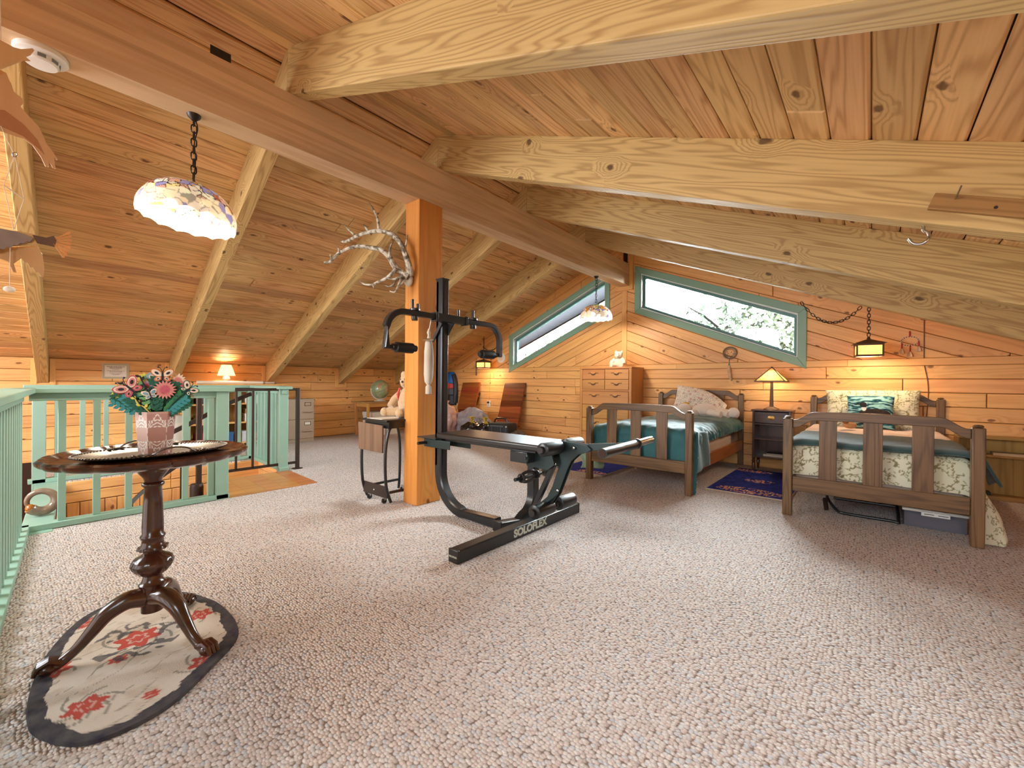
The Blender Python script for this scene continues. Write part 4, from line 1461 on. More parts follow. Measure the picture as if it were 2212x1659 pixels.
lg2 = MB().tube([(.05, -.02, .055), (.08, -.1, .05), (.09, -.15, .045)], [.052, .05, .044], 14).build('leg', FUR, tb)
MB().ball((.095, -.16, .045), (.045, .04, .045), 16, 12, jit=.06).build('paw', FUR, lg2)
MB().tube([(-.03, -.075, .285), (-.035, -.095, .22), (-.03, -.09, .16)], [.01, .014, .006], 8).build('ribbon', plain('red_ribbon', lin(196, 70, 60), .6), tb)

# ================================================================== beds
VINE0 = lin(226, 220, 196); VINE1 = lin(154, 150, 110); VINE2 = lin(134, 126, 90)


def vine_col(x, y):
    """sage vines on cream; x, y in metres"""
    f = 17.0
    n = mnoise.noise(Vector((x * f, y * f, 3.3))) + .35 * mnoise.noise(Vector((x * f * 2, y * f * 2, 8.1)))
    g = mnoise.noise(Vector((x * 4, y * 4, 1.0)))
    c = mixc(VINE0, lin(206, 210, 178), .5 + .5 * g)
    if abs(n) < .045: return VINE2
    gx, gy_ = x * 44, y * 44
    ix, iy = math.floor(gx), math.floor(gy_)
    for a in (0, 1, -1):
        for b in (0, 1, -1):
            h = mnoise.cell_vector(Vector((ix + a + .5, iy + b + .5, 2.5)))
            cx, cy = ix + a + .2 + .6 * h.x, iy + b + .2 + .6 * h.y
            nn = mnoise.noise(Vector((cx / 44 * f, cy / 44 * f, 3.3))) + .35 * mnoise.noise(Vector((cx / 44 * f * 2, cy / 44 * f * 2, 8.1)))
            if abs(nn) > .28: continue
            r = h.z * 6.3
            u = (gx - cx) * math.cos(r) + (gy_ - cy) * math.sin(r); v = -(gx - cx) * math.sin(r) + (gy_ - cy) * math.cos(r)
            if (u / .42) ** 2 + (v / .17) ** 2 < 1: return VINE1
    return c


def floral_col(x, y):
    c = lin(232, 220, 204)
    gx, gy_ = x * 20, y * 20
    ix, iy = math.floor(gx), math.floor(gy_)
    for a in (0, 1, -1):
        for b in (0, 1, -1):
            h = mnoise.cell_vector(Vector((ix + a + .5, iy + b + .5, 7.5)))
            cx, cy = ix + a + .2 + .6 * h.x, iy + b + .2 + .6 * h.y
            dx, dy = gx - cx, gy_ - cy
            d = math.hypot(dx, dy); th = math.atan2(dy, dx)
            if h.z < .45 and d < .22 * (1 + .3 * math.cos(5 * th)): return lin(206, 150, 150) if d > .08 else lin(176, 110, 112)
            if d < .5 and math.cos(5 * th + h.z * 9) > .78 and d > .12: return lin(134, 140, 142)
    return c


M['vine'] = vcol('vine_print', .9, sheen=.2, bump=.25, bscale=500)
M['floral'] = vcol('floral_print', .9, sheen=.2, bump=.25, bscale=500)
M['teal'] = plain('teal_cotton', lin(24, 92, 96), .62, sheen=.35, bump=.25, bscale=340, var=.1, vscale=7)
M['pgreen'] = plain('pale_green_lining', lin(164, 200, 172), .8, sheen=.3)
M['dgreenb'] = plain('dark_green_blanket', lin(40, 78, 76), .95, sheen=.5, bump=.8, bscale=420, var=.12)
M['pinkb'] = plain('pale_pink_blanket', lin(222, 196, 178), .92, sheen=.3, bump=.3, bscale=200)
M['matt'] = plain('mattress_ticking', lin(214, 196, 180), .9)


def bed_end(t, y, w, z_post, zr, name_pre, lower=True):
    """posts, shaped top rail, three splats and lower rail; y: plane of the end, local x from 0 to w"""
    for x in (.031, w - .031):
        p = MB().box(x - .031, x + .031, y, y + .062, 0, z_post).build('post', M['oakZ'], t, bevel=.006)
        MB().lathe([(.012, 0), (.024, .004), (.026, .010), (.018, .017), (.002, .019)], 18, (x, y + .031, z_post)).build('post_button', M['oakZ'], p)
    n = 48
    top = []; bot = []
    for k in range(n + 1):
        f = k / n; x = .062 + (w - .124) * f
        e = min(f, 1 - f) * (w - .124)
        s = sstep(.01, .135, e)
        top.append((x, zr + .062 * s + .008 * math.sin(PI * f)))
        bot.append((x, zr - .062 + .06 * s + .006 * math.sin(PI * f)))
    pl = [(x, y + .016, z) for x, z in top] + [(x, y + .016, z) for x, z in reversed(bot)]
    m = MB()
    N = n + 1
    vs = [(x, yy, z) for yy in (y + .016, y + .046) for x, z in top] + [(x, yy, z) for yy in (y + .016, y + .046) for x, z in bot]
    fs = []
    for k in range(n):
        fs += [(k, k + 1, N + k + 1, N + k), (2 * N + k, 3 * N + k, 3 * N + k + 1, 2 * N + k + 1), (k, 2 * N + k, 2 * N + k + 1, k + 1), (N + k, N + k + 1, 3 * N + k + 1, 3 * N + k)]
    fs += [(0, N, 3 * N, 2 * N), (n, 2 * N + n, 3 * N + n, N + n)]
    m.add(vs, fs).build('top_rail', M['oakX'], t, bevel=.004)
    lo0, lo1 = .192, .302
    for cx in (.222 * w + .04, .5 * w, .778 * w - .04) if False else (w * .262, w * .5, w * .738):
        MB().box(cx - .053, cx + .053, y + .022, y + .04, lo1 - .005, zr + .01).build('splat', M['oakZ'], t, bevel=.003)
    MB().box(.062, w - .062, y + .012, y + .05, lo0, lo1).build('lower_rail', M['oakX'], t, bevel=.005)


def make_bed(label, x0, yf, w, length):
    t = thing('twin_bed', label, 'bed', (x0, yf, 0))
    bed_end(t, 0, w, .745, .735, 'foot')
    bed_end(t, length, w, .875, .86, 'head')
    for x in (.006, w - .034):
        MB().box(x, x + .028, .06, length, .195, .32).build('side_rail', M['railwood'], t, bevel=.004)
    MB().box(.06, w - .06, .19, length - .01, .26, .40).build('box_spring', M['matt'], t, bevel=.03, seg=3)
    MB().box(.05, w - .05, .19, length - .01, .40, .50).build('mattress', M['matt'], t, bevel=.04, seg=3)
    return t


make_bed('dark oak twin bed with the teal comforter', -2.29, 3.93, 1.074, 1.98)
make_bed('dark oak twin bed with the vine print bedding and loon cushion', -.523, 3.885, 1.066, 1.92)


def drape(x0, x1, y0, y1, ztop, rside, lside, foot, r=.07, nu=90, nv=110, wr=None, head=0.0):
    """cloth over a bed: falls rside / lside / foot metres beyond the edges; returns pos(u, v)"""
    wx = x1 - x0; wy = y1 - y0

    def fall(s, L):        # s past the edge along the cloth -> outward, down
        a = r * PI / 2
        if s < a: return r * math.sin(s / r), r * (1 - math.cos(s / r))
        return r, r + (s - a)

    def pos(u, v):
        Rs = rside(v) if callable(rside) else rside
        Ls = lside(v) if callable(lside) else lside
        S = -Ls + (wx + Rs + Ls) * u
        Tt = -foot + (wy + foot) * v
        x = x0 + S; y = y0 + Tt; z = ztop
        if S < 0:
            o, d = fall(-S, Ls); x = x0 - o; z -= d
        elif S > wx:
            o, d = fall(S - wx, Rs); x = x1 + o; z -= d
        if Tt < 0:
            o, d = fall(-Tt, foot); y = y0 - o; z -= d
        if wr:
            dx, dy, dz = wr(S, Tt, x, y, z)
            x += dx; y += dy; z += dz
        return (x, y, max(z, .012))
    return pos


# -- teal comforter: thick, quilted and creased over the edge
def creases(S, T, x, y, z):
    q = .014 * abs(math.sin((T * 1.0 + .1 * math.sin(S * 5)) * 9)) ** .5
    q2 = .010 * abs(math.sin((S + .05 * math.sin(T * 7)) * 10)) ** .5
    puff = .03 * math.cos(max(-.5, min(.5, S - .5)) * PI) + q + q2 - .02
    edge = sstep(.75, 1.05, S) * .012 * math.sin(T * 70 + 6 * fbm(S * 4, T * 3)) + .012 * fbm(S * 7, T * 7, 5)
    side = 1 if S > .98 else 0
    return (edge * 1.0 * side + .01 * fbm(T * 9, S * 3), .018 * fbm(S * 8, T * 4, 9) if T < .05 else 0, puff + edge * (.4 if side else 1))


cf = thing('comforter', 'teal quilted comforter draped over the twin bed beside the dresser', 'comforter', (-2.29, 3.93, 0))
pos = drape(.10, .985, .17, 1.93, .57, lambda v: .17 + .17 * (1 - sstep(.0, .28, v)) ** 2, lambda v: .15 + .2 * (1 - sstep(0, .35, v)), .38, r=.09, wr=creases)
MB().grid(130, 130, pos).build('cover', M['teal'], cf, solid=.018, sub=0)
# turned up corners at the foot
cn = [(-.02, .12, .30), (-.06, .02, .22), (-.09, -.03, .12), (-.05, .10, .085), (.07, .15, .11), (.08, .16, .26)]
MB().grid(10, 10, lambda u, v: (-.115 + .19 * u + .02 * math.sin(v * 5), .10 + .12 * u + .012 * math.sin(u * 14), .085 + .17 * v * (1 - .3 * u))).build('lining_corner', M['pgreen'], cf, solid=.01)
MB().grid(14, 14, lambda u, v: (1.085 + .012 * math.sin(u * 7 + v * 2), .07 + (.02 + .40 * (1 - v * .25)) * u, .20 + .02 * u + (.37 - .04 * u) * v)).build('hanging_corner', M['teal'], cf, solid=.014)


# -- vine quilt, pink blanket and green blanket
def quilt_wr(S, T, x, y, z):
    k = sstep(.98, 1.3, S)
    return (.05 * k * (1 + .8 * math.sin(T * 16 + 2)) + .06 * sstep(1.1, 1.5, S) * sstep(1.0, .2, T), .012 * math.sin(S * 15) * (1 if T < -.02 else 0), .012 * fbm(S * 5, T * 5))


vq = thing('vine_quilt', 'cream quilt with sage vine print on the twin bed by the low shelves', 'quilt', (-.523, 3.885, 0))
pos = drape(.085, .975, .16, 1.5, .535, lambda v: .30 + .22 * (1 - sstep(.1, .75, v)), .12, .26, r=.06, wr=quilt_wr)


def vq_col(u, v):
    p = pos(u, v); return vine_col(u * 1.45 * 1.0 + p[0] * .0, v * 1.6)


MB().grid(330, 330, pos, vq_col).build('quilt_cover', M['vine'], vq, solid=.01)
gb = thing('green_blanket', 'dark green wool blanket across the foot of the vine quilt', 'blanket', (-.523, 3.885, 0))
pos = drape(.065, 1.0, .14, .95, .568, .09, .07, .055, r=.045, wr=lambda S, T, x, y, z: (0, .008 * math.sin(S * 11) - .004, .012 * fbm(S * 4, T * 4) + .006 * math.sin(T * 9 + S * 3)))
MB().grid(90, 70, pos).build('blanket_cover', M['dgreenb'], gb, solid=.022)
MB().grid(16, 10, lambda u, v: (1.09 + .075 * u * (1 - .4 * v), .22 + .14 * v, .52 - .16 * u + .02 * math.sin(v * 4))).build('blanket_corner', M['dgreenb'], gb, solid=.016)
pb = thing('pink_blanket', 'pale pink blanket spread below the pillows of the vine bed', 'blanket', (-.523, 3.885, 0))
pos = drape(.07, .99, .88, 1.84, .563, .1, .1, .02, r=.05, wr=lambda S, T, x, y, z: (0, 0, .018 * fbm(S * 4, T * 4) + .004 * math.sin(T * 22)))
MB().grid(70, 60, pos).build('blanket_cover', M['pinkb'], pb, solid=.016)


# ------------------------------------------------------------------ pillows
def pillow(name, label, c, w, h, d, lean, rz, colf, mat, roll=0.0, flap=0.0, nu=110, nv=80):
    t = thing(name, label, 'pillow', c, rz)
    Rm_ = Matrix.Rotation(-lean, 3, 'X') @ Matrix.Rotation(roll, 3, 'Y')
    m = MB()
    for sgn in (-1, 1):
        def fn(u, v):
            a, b = 2 * u - 1, 2 * v - 1
            th = d * max(0, (1 - abs(a) ** 3.2) * (1 - abs(b) ** 3.2)) ** .5
            k = 1 - .06 * (1 - abs(b) ** 2) * abs(a) ** 6
            p = Vector((a * w / 2 * k, sgn * th / 2 + .006 * fbm(a * 2.5, b * 2.5, sgn), (b + 1) * h / 2 * (1 - .05 * (1 - a * a)) if False else (b + 1) * h / 2))
            p.z += -.03 * flap * (a + 1) ** 3
            return Rm_ @ p
        m.grid(nu, nv, fn, (lambda u, v: colf(u * w, v * h)) if colf else None)
    m.build('pillow_body', mat, t)
    return t


pillow('bed_pillow', 'floral print pillow leaning on the headboard of the teal bed', (-1.72, 5.72, .58), .66, .40, .16, .35, 0, floral_col, M['floral'], roll=.10, flap=.8)
pillow('bed_pillow', 'vine print pillow standing behind the loon cushion', (0.0, 5.66, .57), .76, .40, .15, .28, 0, vine_col, M['vine'], roll=-.015)


def loon_col(x, y):
    u, v = x / .37, y / .33
    wv = math.sin(v * 46 + 5 * fbm(u * 3.2, v * 7) + 2 * math.sin(u * 7))
    c = mixc(lin(26, 98, 112), lin(150, 206, 206), sstep(-.2, .9, wv))
    if wv < -.75: c = lin(20, 50, 70)
    bx, by = (u - .60) / .33, (v - .40) / .15
    if bx * bx + by * by < 1 and v > .28: c = lin(52, 42, 40)
    if .22 < v < .30 and .27 < u < .92: c = lin(226, 206, 180)
    if ((u - .355) / .075) ** 2 + ((v - .68) / .07) ** 2 < 1: c = lin(40, 36, 40)
    if ((u - .375) / .05) ** 2 + ((v - .57) / .1) ** 2 < 1: c = lin(40, 36, 40) if v > .59 else lin(236, 232, 224)
    d, tt = seg_d(u, v, .30, .69, .17, .66)
    if d < .02 * (1 - .7 * tt): c = lin(34, 30, 34)
    return c


pillow('loon_cushion', 'square cushion picturing a dark loon on teal ripples', (-.01, 5.50, .585), .37, .33, .12, .30, 0, loon_col, M['floral'], nu=150, nv=130)

# white plush dog lying on the teal comforter
PL = plain('white_plush', lin(238, 222, 206), .95, bump=.8, bscale=130, sheen=.6, var=.08)
pd = thing('plush_dog', 'cream plush dog lying on the teal comforter', 'plush dog', (-1.46, 5.18, .635))
MB().ball((0, 0, .07), (.14, .085, .075), 24, 14, jit=.06).build('body', PL, pd)
h_ = MB().ball((-.22, -.02, .075), (.075, .065, .065), 20, 14, jit=.05).build('head', PL, pd)
MB().ball((-.26, -.07, .06), (.03, .025, .025), 12, 8).build('muzzle', PL, h_)
MB().tube([(-.25, .0, .13), (-.22, .0, .142), (-.18, .0, .135)], .014, 10).build('yellow_cap', plain('yellow_felt', lin(214, 170, 50), .8), h_)
for x, y in ((-.20, -.06), (-.17, .05)):
    MB().ball((x, y, .07), (.03, .018, .05), 12, 10).build('ear', PL, h_)
for pts in ([(.06, -.05, .05), (.14, -.11, .04), (.2, -.13, .035)], [(.1, .0, .07), (.19, -.05, .05), (.27, -.09, .035)], [(-.08, -.05, .04), (-.12, -.11, .035), (-.15, -.13, .03)], [(.12, .04, .06), (.24, .02, .05), (.34, -.03, .04)]):
    MB().tube(spline(pts, 3), [.04, .04, .038, .036, .034, .034, .036][:len(spline(pts, 3))], 12).build('leg', PL, pd)
MB().ball((.31, -.06, .06), (.06, .045, .055), 16, 12, jit=.05).build('paw', PL, pd)
# tan plush below the loon cushion
pt = thing('plush_duck', 'small tan plush duck in front of the loon cushion', 'plush toy', (-.16, 5.28, .585))
MB().ball((0, 0, .035), (.055, .04, .035), 18, 12, jit=.05).build('body', plain('tan_plush', lin(190, 142, 96), .95, bump=.6, bscale=120), pt)
MB().ball((-.03, -.02, .07), (.028, .026, .026), 14, 10).build('head', plain('brown_plush', lin(150, 100, 62), .95, bump=.6, bscale=120), pt)

# ================================================================== under the vine bed
tubm = glass_mat('clear_plastic', (.82, .86, .92, 1), .12)
tubm2 = NT('cloudy_plastic'); tubm2.b.inputs['Base Color'].default_value = lin(190, 198, 214); tubm2.b.inputs['Transmission Weight'].default_value = .75
tubm2.b.inputs['Roughness'].default_value = .28; tubm2.b.inputs['IOR'].default_value = 1.1; tubm2.b.inputs['Alpha'].default_value = .55
tu = thing('storage_tub', 'clear plastic storage tub with white lid under the vine bed', 'storage box', (.19, 4.18, 0))
m = MB()
for a, b in (((.0, .0), (.31, .0)), ((.31, .0), (.31, .46)), ((.31, .46), (0, .46)), ((0, .46), (0, 0))):
    m.bar((a[0], a[1], .06), (b[0], b[1], .06), .004, .115)
m.box(0, .31, 0, .46, .001, .006)
m.build('tub', tubm2.m, tu, smooth=False)
MB().box(-.014, .324, -.014, .474, .112, .132).build('lid', M['white'], tu, bevel=.006)
MB().box(.085, .23, -.024, -.012, .092, .122).build('latch', M['white'], tu, bevel=.003)
for k in range(2): MB().box(.1 + .07 * k, .15 + .07 * k, -.0262, -.0242, .104, .108).build('latch_slot', M['steel'], tu)
WB = [plain('block_%d' % k, c, .7) for k, c in enumerate((lin(150, 106, 84), lin(166, 122, 96), lin(134, 90, 72)))]
rnd = random.Random(5)
for z in range(3):
    for k in range(5):
        x0 = .014 + k * .052 + (.01 if z % 2 else 0)
        MB().box(x0, x0 + .05, .02, .04 + .38, .008 + z * .028, .034 + z * .028).build('wooden_block', rnd.choice(WB), tu, bevel=.002)
fc = thing('folding_chair', 'folded black metal chair lying under the vine bed', 'chair', (-.3, 4.25, 0))
path = [(.02, .45, .10), (.03, .1, .085), (.10, -.03, .02), (.16, -.06, .012), (.42, -.06, .012), (.46, -.03, .014), (.455, .45, .10)]
MB().tube(spline(path, 4), .011, 10).build('frame', M['black'], fc)
path = [(.06, .45, .12), (.08, .08, .09), (.44, .08, .09), (.43, .45, .12)]
MB().tube(path, .010, 10).build('frame', M['black'], fc)
MB().box(.06, .45, .1, .4, .10, .112).build('seat', M['black'], fc, bevel=.005)
MB().tube([(.02, .02, .085), (.035, -.05, .02)], .016, 12).build('foot_tube', M['steel'], fc)

# ================================================================== night stand, lamp, rugs
ns = thing('night_stand', 'dark walnut night stand with one drawer and open shelves', 'night stand', (-1.05, 5.56, 0))
w_, d_ = .375, .29
MB().box(-.012, w_ + .012, -.014, d_, .70, .718).build('top', M['nightX'], ns, bevel=.004)
for x in (0, w_ - .022): MB().box(x, x + .022, 0, d_, .165, .70).build('side_panel', M['nightZ'], ns, bevel=.002)
MB().box(.022, w_ - .022, d_ - .012, d_, .165, .70).build('back_panel', M['nightZ'], ns)
for z in (.375, .168, .545): MB().box(.02, w_ - .02, .004, d_ - .012, z, z + .016).build('shelf', M['nightX'], ns, bevel=.002)
dr = MB().box(.024, w_ - .024, -.004, .02, .566, .692).build('drawer', M['nightX'], ns, bevel=.003)
m = MB()
for (x0, x1, z0, z1) in ((.04, w_ - .04, .576, .582), (.04, w_ - .04, .676, .682), (.04, .046, .576, .682), (w_ - .046, w_ - .04, .576, .682)): m.box(x0, x1, -.008, -.003, z0, z1)
m.build('moulding', M['nightX'], dr)
MB().lathe([(.001, 0), (.034, 0), (.034, .003), (.02, .006), (.001, .007)], 24, (w_ / 2, -.004, .629), axis=(0, -1, 0), rad=lambda a, r, z: r * (.62 + .38 * abs(math.cos(a)))).build('oval_pull', M['brass'], dr)
for x in (.014, w_ - .014):
    for y in (.016, d_ - .016):
        MB().lathe([(.009, 0), (.012, .02), (.019, .10), (.013, .11), (.02, .12), (.02, .135), (.014, .14), (.02, .165)], 14, (x, y, 0)).build('leg', M['nightZ'], ns)
bk = [('grey paper notebook lying on the night stand shelf', (.10, .06, .184), (.20, .16, .022), lin(196, 188, 174)), ('dark folder on top of the night stand notebook', (.13, .07, .206), (.17, .14, .012), lin(74, 78, 84))]
for lab, p, s, c in bk:
    o = thing('book', lab, 'book', (-1.05 + p[0], 5.56 + p[1], p[2] + .0))
    MB().box(0, s[0], 0, s[1], 0, .002).build('cover', plain('book_cloth', c, .7), o)
    MB().box(.003, s[0] - .003, .003, s[1] - .003, .002, s[2] - .002).build('pages', M['offwhite'], o)
    MB().box(0, s[0], 0, s[1], s[2] - .002, s[2]).build('cover', plain('book_cloth', c, .7), o)

GLOW = NT('mica_shade')
GLOW.b.inputs['Base Color'].default_value = lin(232, 178, 118)
no = GLOW.n('TexNoise', None, Vector=GLOW.obj(), Scale=60.0, Detail=4.0).outputs[0]
cc = GLOW.mix(GLOW.step(.35, .7, no), lin(236, 190, 130), lin(206, 140, 86))
GLOW.s(GLOW.b.inputs['Base Color'], cc); GLOW.b.inputs['Roughness'].default_value = .5
tr_ = GLOW.n('BsdfTranslucent', None, Color=cc)
mx = GLOW.n('MixShader', None, Fac=.6, i1=GLOW.b.outputs[0], i2=tr_.outputs[0]); GLOW.s(GLOW.out.inputs[0], mx.outputs[0])
GLOW.b.inputs['Emission Color'].default_value = lin(240, 176, 100); GLOW.b.inputs['Emission Strength'].default_value = .3


def point(name, loc, watts, col, r=.03):
    d = bpy.data.lights.new(name, 'POINT'); d.energy = watts; d.color = col; d.shadow_soft_size = r
    o = bpy.data.objects.new(name, d); COL.objects.link(o); o.location = loc
    return o


BULB = emis('warm_bulb', (1, .72, .42, 1), 14)
BULBW = emis('white_bulb', (1, .93, .82, 1), 20)
WARM = (1, .72, .45)
lp_ = thing('mission_lamp', 'pyramid shaded mica table lamp on the night stand', 'table lamp', (-.882, 5.70, .718))
MB().hexa([(-.075, -.07, 0), (.075, -.07, 0), (.075, .07, 0), (-.075, .07, 0), (-.062, -.058, .014), (.062, -.058, .014), (.062, .058, .014), (-.062, .058, .014)]).build('foot', M['bronze'], lp_, bevel=.003)
MB().hexa([(-.055, -.05, .014), (.055, -.05, .014), (.055, .05, .014), (-.055, .05, .014), (-.022, -.022, .035), (.022, -.022, .035), (.022, .022, .035), (-.022, .022, .035)]).build('step', M['bronze'], lp_, bevel=.003)
MB().hexa([(-.018, -.018, .035), (.018, -.018, .035), (.018, .018, .035), (-.018, .018, .035), (-.012, -.012, .34), (.012, -.012, .34), (.012, .012, .34), (-.012, .012, .34)]).build('stem', M['bronze'], lp_, bevel=.002)
sh = MB()
S0, S1, Z0, Z1 = .148, .012, .325, .475
c0 = [(-S0, -S0, Z0), (S0, -S0, Z0), (S0, S0, Z0), (-S0, S0, Z0)]; c1 = [(-S1, -S1, Z1), (S1, -S1, Z1), (S1, S1, Z1), (-S1, S1, Z1)]
sh.add(c0 + c1, [(k, (k + 1) % 4, 4 + (k + 1) % 4, 4 + k) for k in range(4)])
so = sh.build('shade', GLOW.m, lp_, smooth=False, normals=True)
m = MB()
for k in range(4):
    m.bar(c0[k], c0[(k + 1) % 4], .01, .012); m.bar(c0[k], c1[k], .008, .008)
m.build('shade_frame', M['bronze'], so)
MB().lathe([(.008, 0), (.014, .006), (.008, .016), (.001, .02)], 12, (0, 0, Z1)).build('finial', M['bronze'], so)
MB().ball((0, 0, .37), (.022, .022, .03), 14, 10).build('bulb', BULB, lp_)
point('mission_lamp_light', (-.882, 5.70, .718 + .345), 14, WARM, .02)


def blue_rug(label, x, y, w, h, sprays):
    def colr(u, v):
        n = fbm(u * 14, v * 14)
        c = mixc(lin(14, 30, 108), lin(34, 58, 164), .5 + .7 * n)
        for cx, cy, rx, ry in sprays:
            dx, dy = (u - cx) / rx, (v - cy) / ry
            if dx * dx + dy * dy < 1:
                k = mnoise.noise(Vector((u * 26, v * 26, 3)))
                if k > .12: c = lin(216, 150, 126)
                elif k < -.3: c = lin(226, 200, 160)
        if min(u, 1 - u, v, 1 - v) < .012: c = lin(206, 190, 170)
        return c
    return tag(MB().grid(120, 170, lambda u, v: (u * w, v * h, .009 if 0 < u < 1 and 0 < v < 1 else .002), colr).build('blue_rug', M['rug'], mtx=Matrix.Translation((x, y, .001))), label, 'rug')


blue_rug('navy blue flowered rug between the two beds', -1.21, 4.31, .68, 1.36, [(.5, .12, .42, .09), (.25, .9, .3, .06), (.5, .5, .2, .06)])
blue_rug('navy blue flowered rug tucked under the teal bed', -2.82, 4.13, .62, 1.2, [(.7, .08, .3, .06), (.3, .6, .2, .1)])

# ================================================================== dresser with small bear
dx0, dyf, dw, dd, dh = -3.39, 5.63, .83, .40, 1.24
ds = thing('tall_dresser', 'tall honey oak dresser with scooped drawer pulls', 'dresser', (dx0, dyf, 0))
MB().box(0, dw, .02, dd, .06, dh - .02).build('carcass', M['dresZ'], ds, bevel=.004)
MB().box(-.006, dw + .006, -.006, dd, dh - .03, dh).build('top', M['dresX'], ds, bevel=.008)
for x in (0, dw - .04): MB().box(x, x + .04, -.004, .03, 0, dh - .02).build('stile', M['dresZ'], ds, bevel=.005)
MB().box(.03, dw - .03, .0, .03, .0, .075).build('plinth', M['dresX'], ds, bevel=.004)
MB().box(.03, dw - .03, -.002, .03, .885, .915).build('divider', M['dresX'], ds, bevel=.004)


def drawer(x0, x1, z0, z1, pulls):
    o = MB().box(x0, x1, -.006, .02, z0, z1).build('drawer', M['dresX'], ds, bevel=.006, seg=3)
    for cx in pulls:
        zc = z1 - .045
        pts = [(cx - .085, zc + .004), (cx - .085, zc - .006), (cx - .04, zc - .008)] + [(cx + .042 * math.cos(a), zc - .008 + .03 * math.sin(a)) for a in [PI + PI * k / 12 for k in range(1, 12)]] + [(cx + .04, zc - .008), (cx + .085, zc - .006), (cx + .085, zc + .004)]
        q = MB().prism([(x, -.0058, z) for x, z in pts], (0, -.0012, 0)).build('pull_scoop_shade', M['darkgap'] if False else M['pullshade'], o, smooth=False)
        lip = [(cx - .036, zc + .006), (cx + .036, zc + .006)] + [(cx + .036 * math.cos(a), zc + .006 + .022 * math.sin(a)) for a in [-PI * k / 10 for k in range(1, 10)]]
        MB().prism([(x, -.0055, z) for x, z in lip], (0, -.012, 0)).build('pull_lip', M['dresX'], q, smooth=False, bevel=.002)
        MB().prism([(cx - .088, -.006, zc + .008), (cx + .088, -.006, zc + .008), (cx + .088, -.006, zc + .003), (cx - .088, -.006, zc + .003)], (0, -.004, 0)).build('pull_rim', M['dresX'], q, smooth=False)


M['pullshade'] = wood('recess_shade_oak', lin(112, 72, 36), lin(84, 52, 26), knots=0.0, rough=.5)  # darker oak for the flat pull plates, shade of the scoop in the colour
for r in range(2):
    z1 = dh - .04 - r * .148; z0 = z1 - .14
    drawer(.045, dw / 2 - .003, z0, z1, [.045 + (dw / 2 - .048) / 2]); drawer(dw / 2 + .003, dw - .045, z0, z1, [dw / 2 + .003 + (dw / 2 - .048) / 2])
for r in range(4):
    z1 = .88 - r * .2; z0 = z1 - .192
    drawer(.045, dw - .045, z0, z1, [.045 + .2, dw - .045 - .2])
wbp = plain('ivory_fur', lin(244, 232, 210), .95, bump=.9, bscale=150, sheen=.6, var=.1)
sb = thing('small_bear', 'ivory plush bear sitting on top of the dresser', 'plush bear', (-2.83, 5.78, dh))
MB().ball((0, 0, .07), (.07, .055, .075), 22, 14, jit=.06).build('body', wbp, sb)
h_ = MB().ball((0, -.012, .178), (.06, .052, .052), 22, 14, jit=.05).build('head', wbp, sb)
MB().ball((.01, -.06, .165), (.024, .02, .02), 12, 8).build('muzzle', wbp, h_)
for x in (-.045, .045): MB().ball((x, 0, .22), (.022, .014, .022), 12, 8).build('ear', wbp, h_)
for x in (-.018, .026): MB().ball((x, -.06, .19), .005, 8, 6).build('eye', M['blackmat'], h_)
for sx in (-1, 1):
    MB().tube([(sx * .055, -.01, .115), (sx * .095, -.03, .08), (sx * .105, -.045, .045)], [.03, .028, .026], 12).build('arm', wbp, sb)
    MB().tube([(sx * .04, -.02, .03), (sx * .065, -.07, .028), (sx * .075, -.095, .03)], [.034, .032, .034], 12).build('leg', wbp, sb)
MB().lathe([(.04, 0), (.046, .006), (.04, .012)], 20, (0, -.008, .128)).build('neck_band', plain('pale_ribbon', lin(216, 200, 160), .7), sb)

# ================================================================== low shelves at the foot of the eaves
lsx, lsy = .60, 5.64
ls = thing('low_shelf', 'low open plywood shelf unit against the gable wall beside the vine bed', 'shelf', (lsx, lsy, 0))
MB().box(0, 1.3, 0, .155, .535, .56).build('top', M['plyX'], ls, bevel=.003)
MB().box(0, .02, .004, .155, 0, .535).build('side_panel', M['plyZ'], ls)
MB().box(1.28, 1.3, .004, .155, 0, .535).build('side_panel', M['plyZ'], ls)
MB().box(.02, 1.28, .14, .155, .0, .535).build('back_panel', M['plyZ'], ls)
MB().box(.02, 1.28, .002, .14, .375, .395).build('shelf_board', M['plyX'], ls, bevel=.002)
MB().box(.02, 1.28, .002, .14, .0, .035).build('plinth', M['plyX'], ls, bevel=.002)
for lab, x, l, z, c in (('thin cream book lying on the low plywood shelf', .02, .16, .395, lin(224, 214, 190)), ('long cream atlas lying on the low plywood shelf', .23, .42, .395, lin(214, 196, 160)), ('dark green ruler box at the bottom of the low shelf', .10, .12, .035, lin(50, 70, 66))):
    o = thing('book' if 'box' not in lab else 'small_box', lab, 'book' if 'box' not in lab else 'box', (lsx + x, lsy + .012, z))
    MB().box(0, l, 0, .11, 0, .022).build('block', plain('paper', c, .8), o, bevel=.002)
    MB().box(-.002, l + .002, -.002, .112, .022, .025).build('cover', plain('cover', mixc(c, lin(90, 70, 50), .5), .7), o)
pink = thing('pink_cloth', 'pink cloth hanging by the low shelf at the gable wall', 'cloth', (1.07, 5.72, .62))
MB().grid(10, 16, lambda u, v: (.2 * u, .03 * math.sin(u * 9), .62 * v * .45)).build('cloth', plain('pink_cotton', lin(216, 92, 96), .9), pink, solid=.006)

# ================================================================== along the knee wall
KW = XL + .02
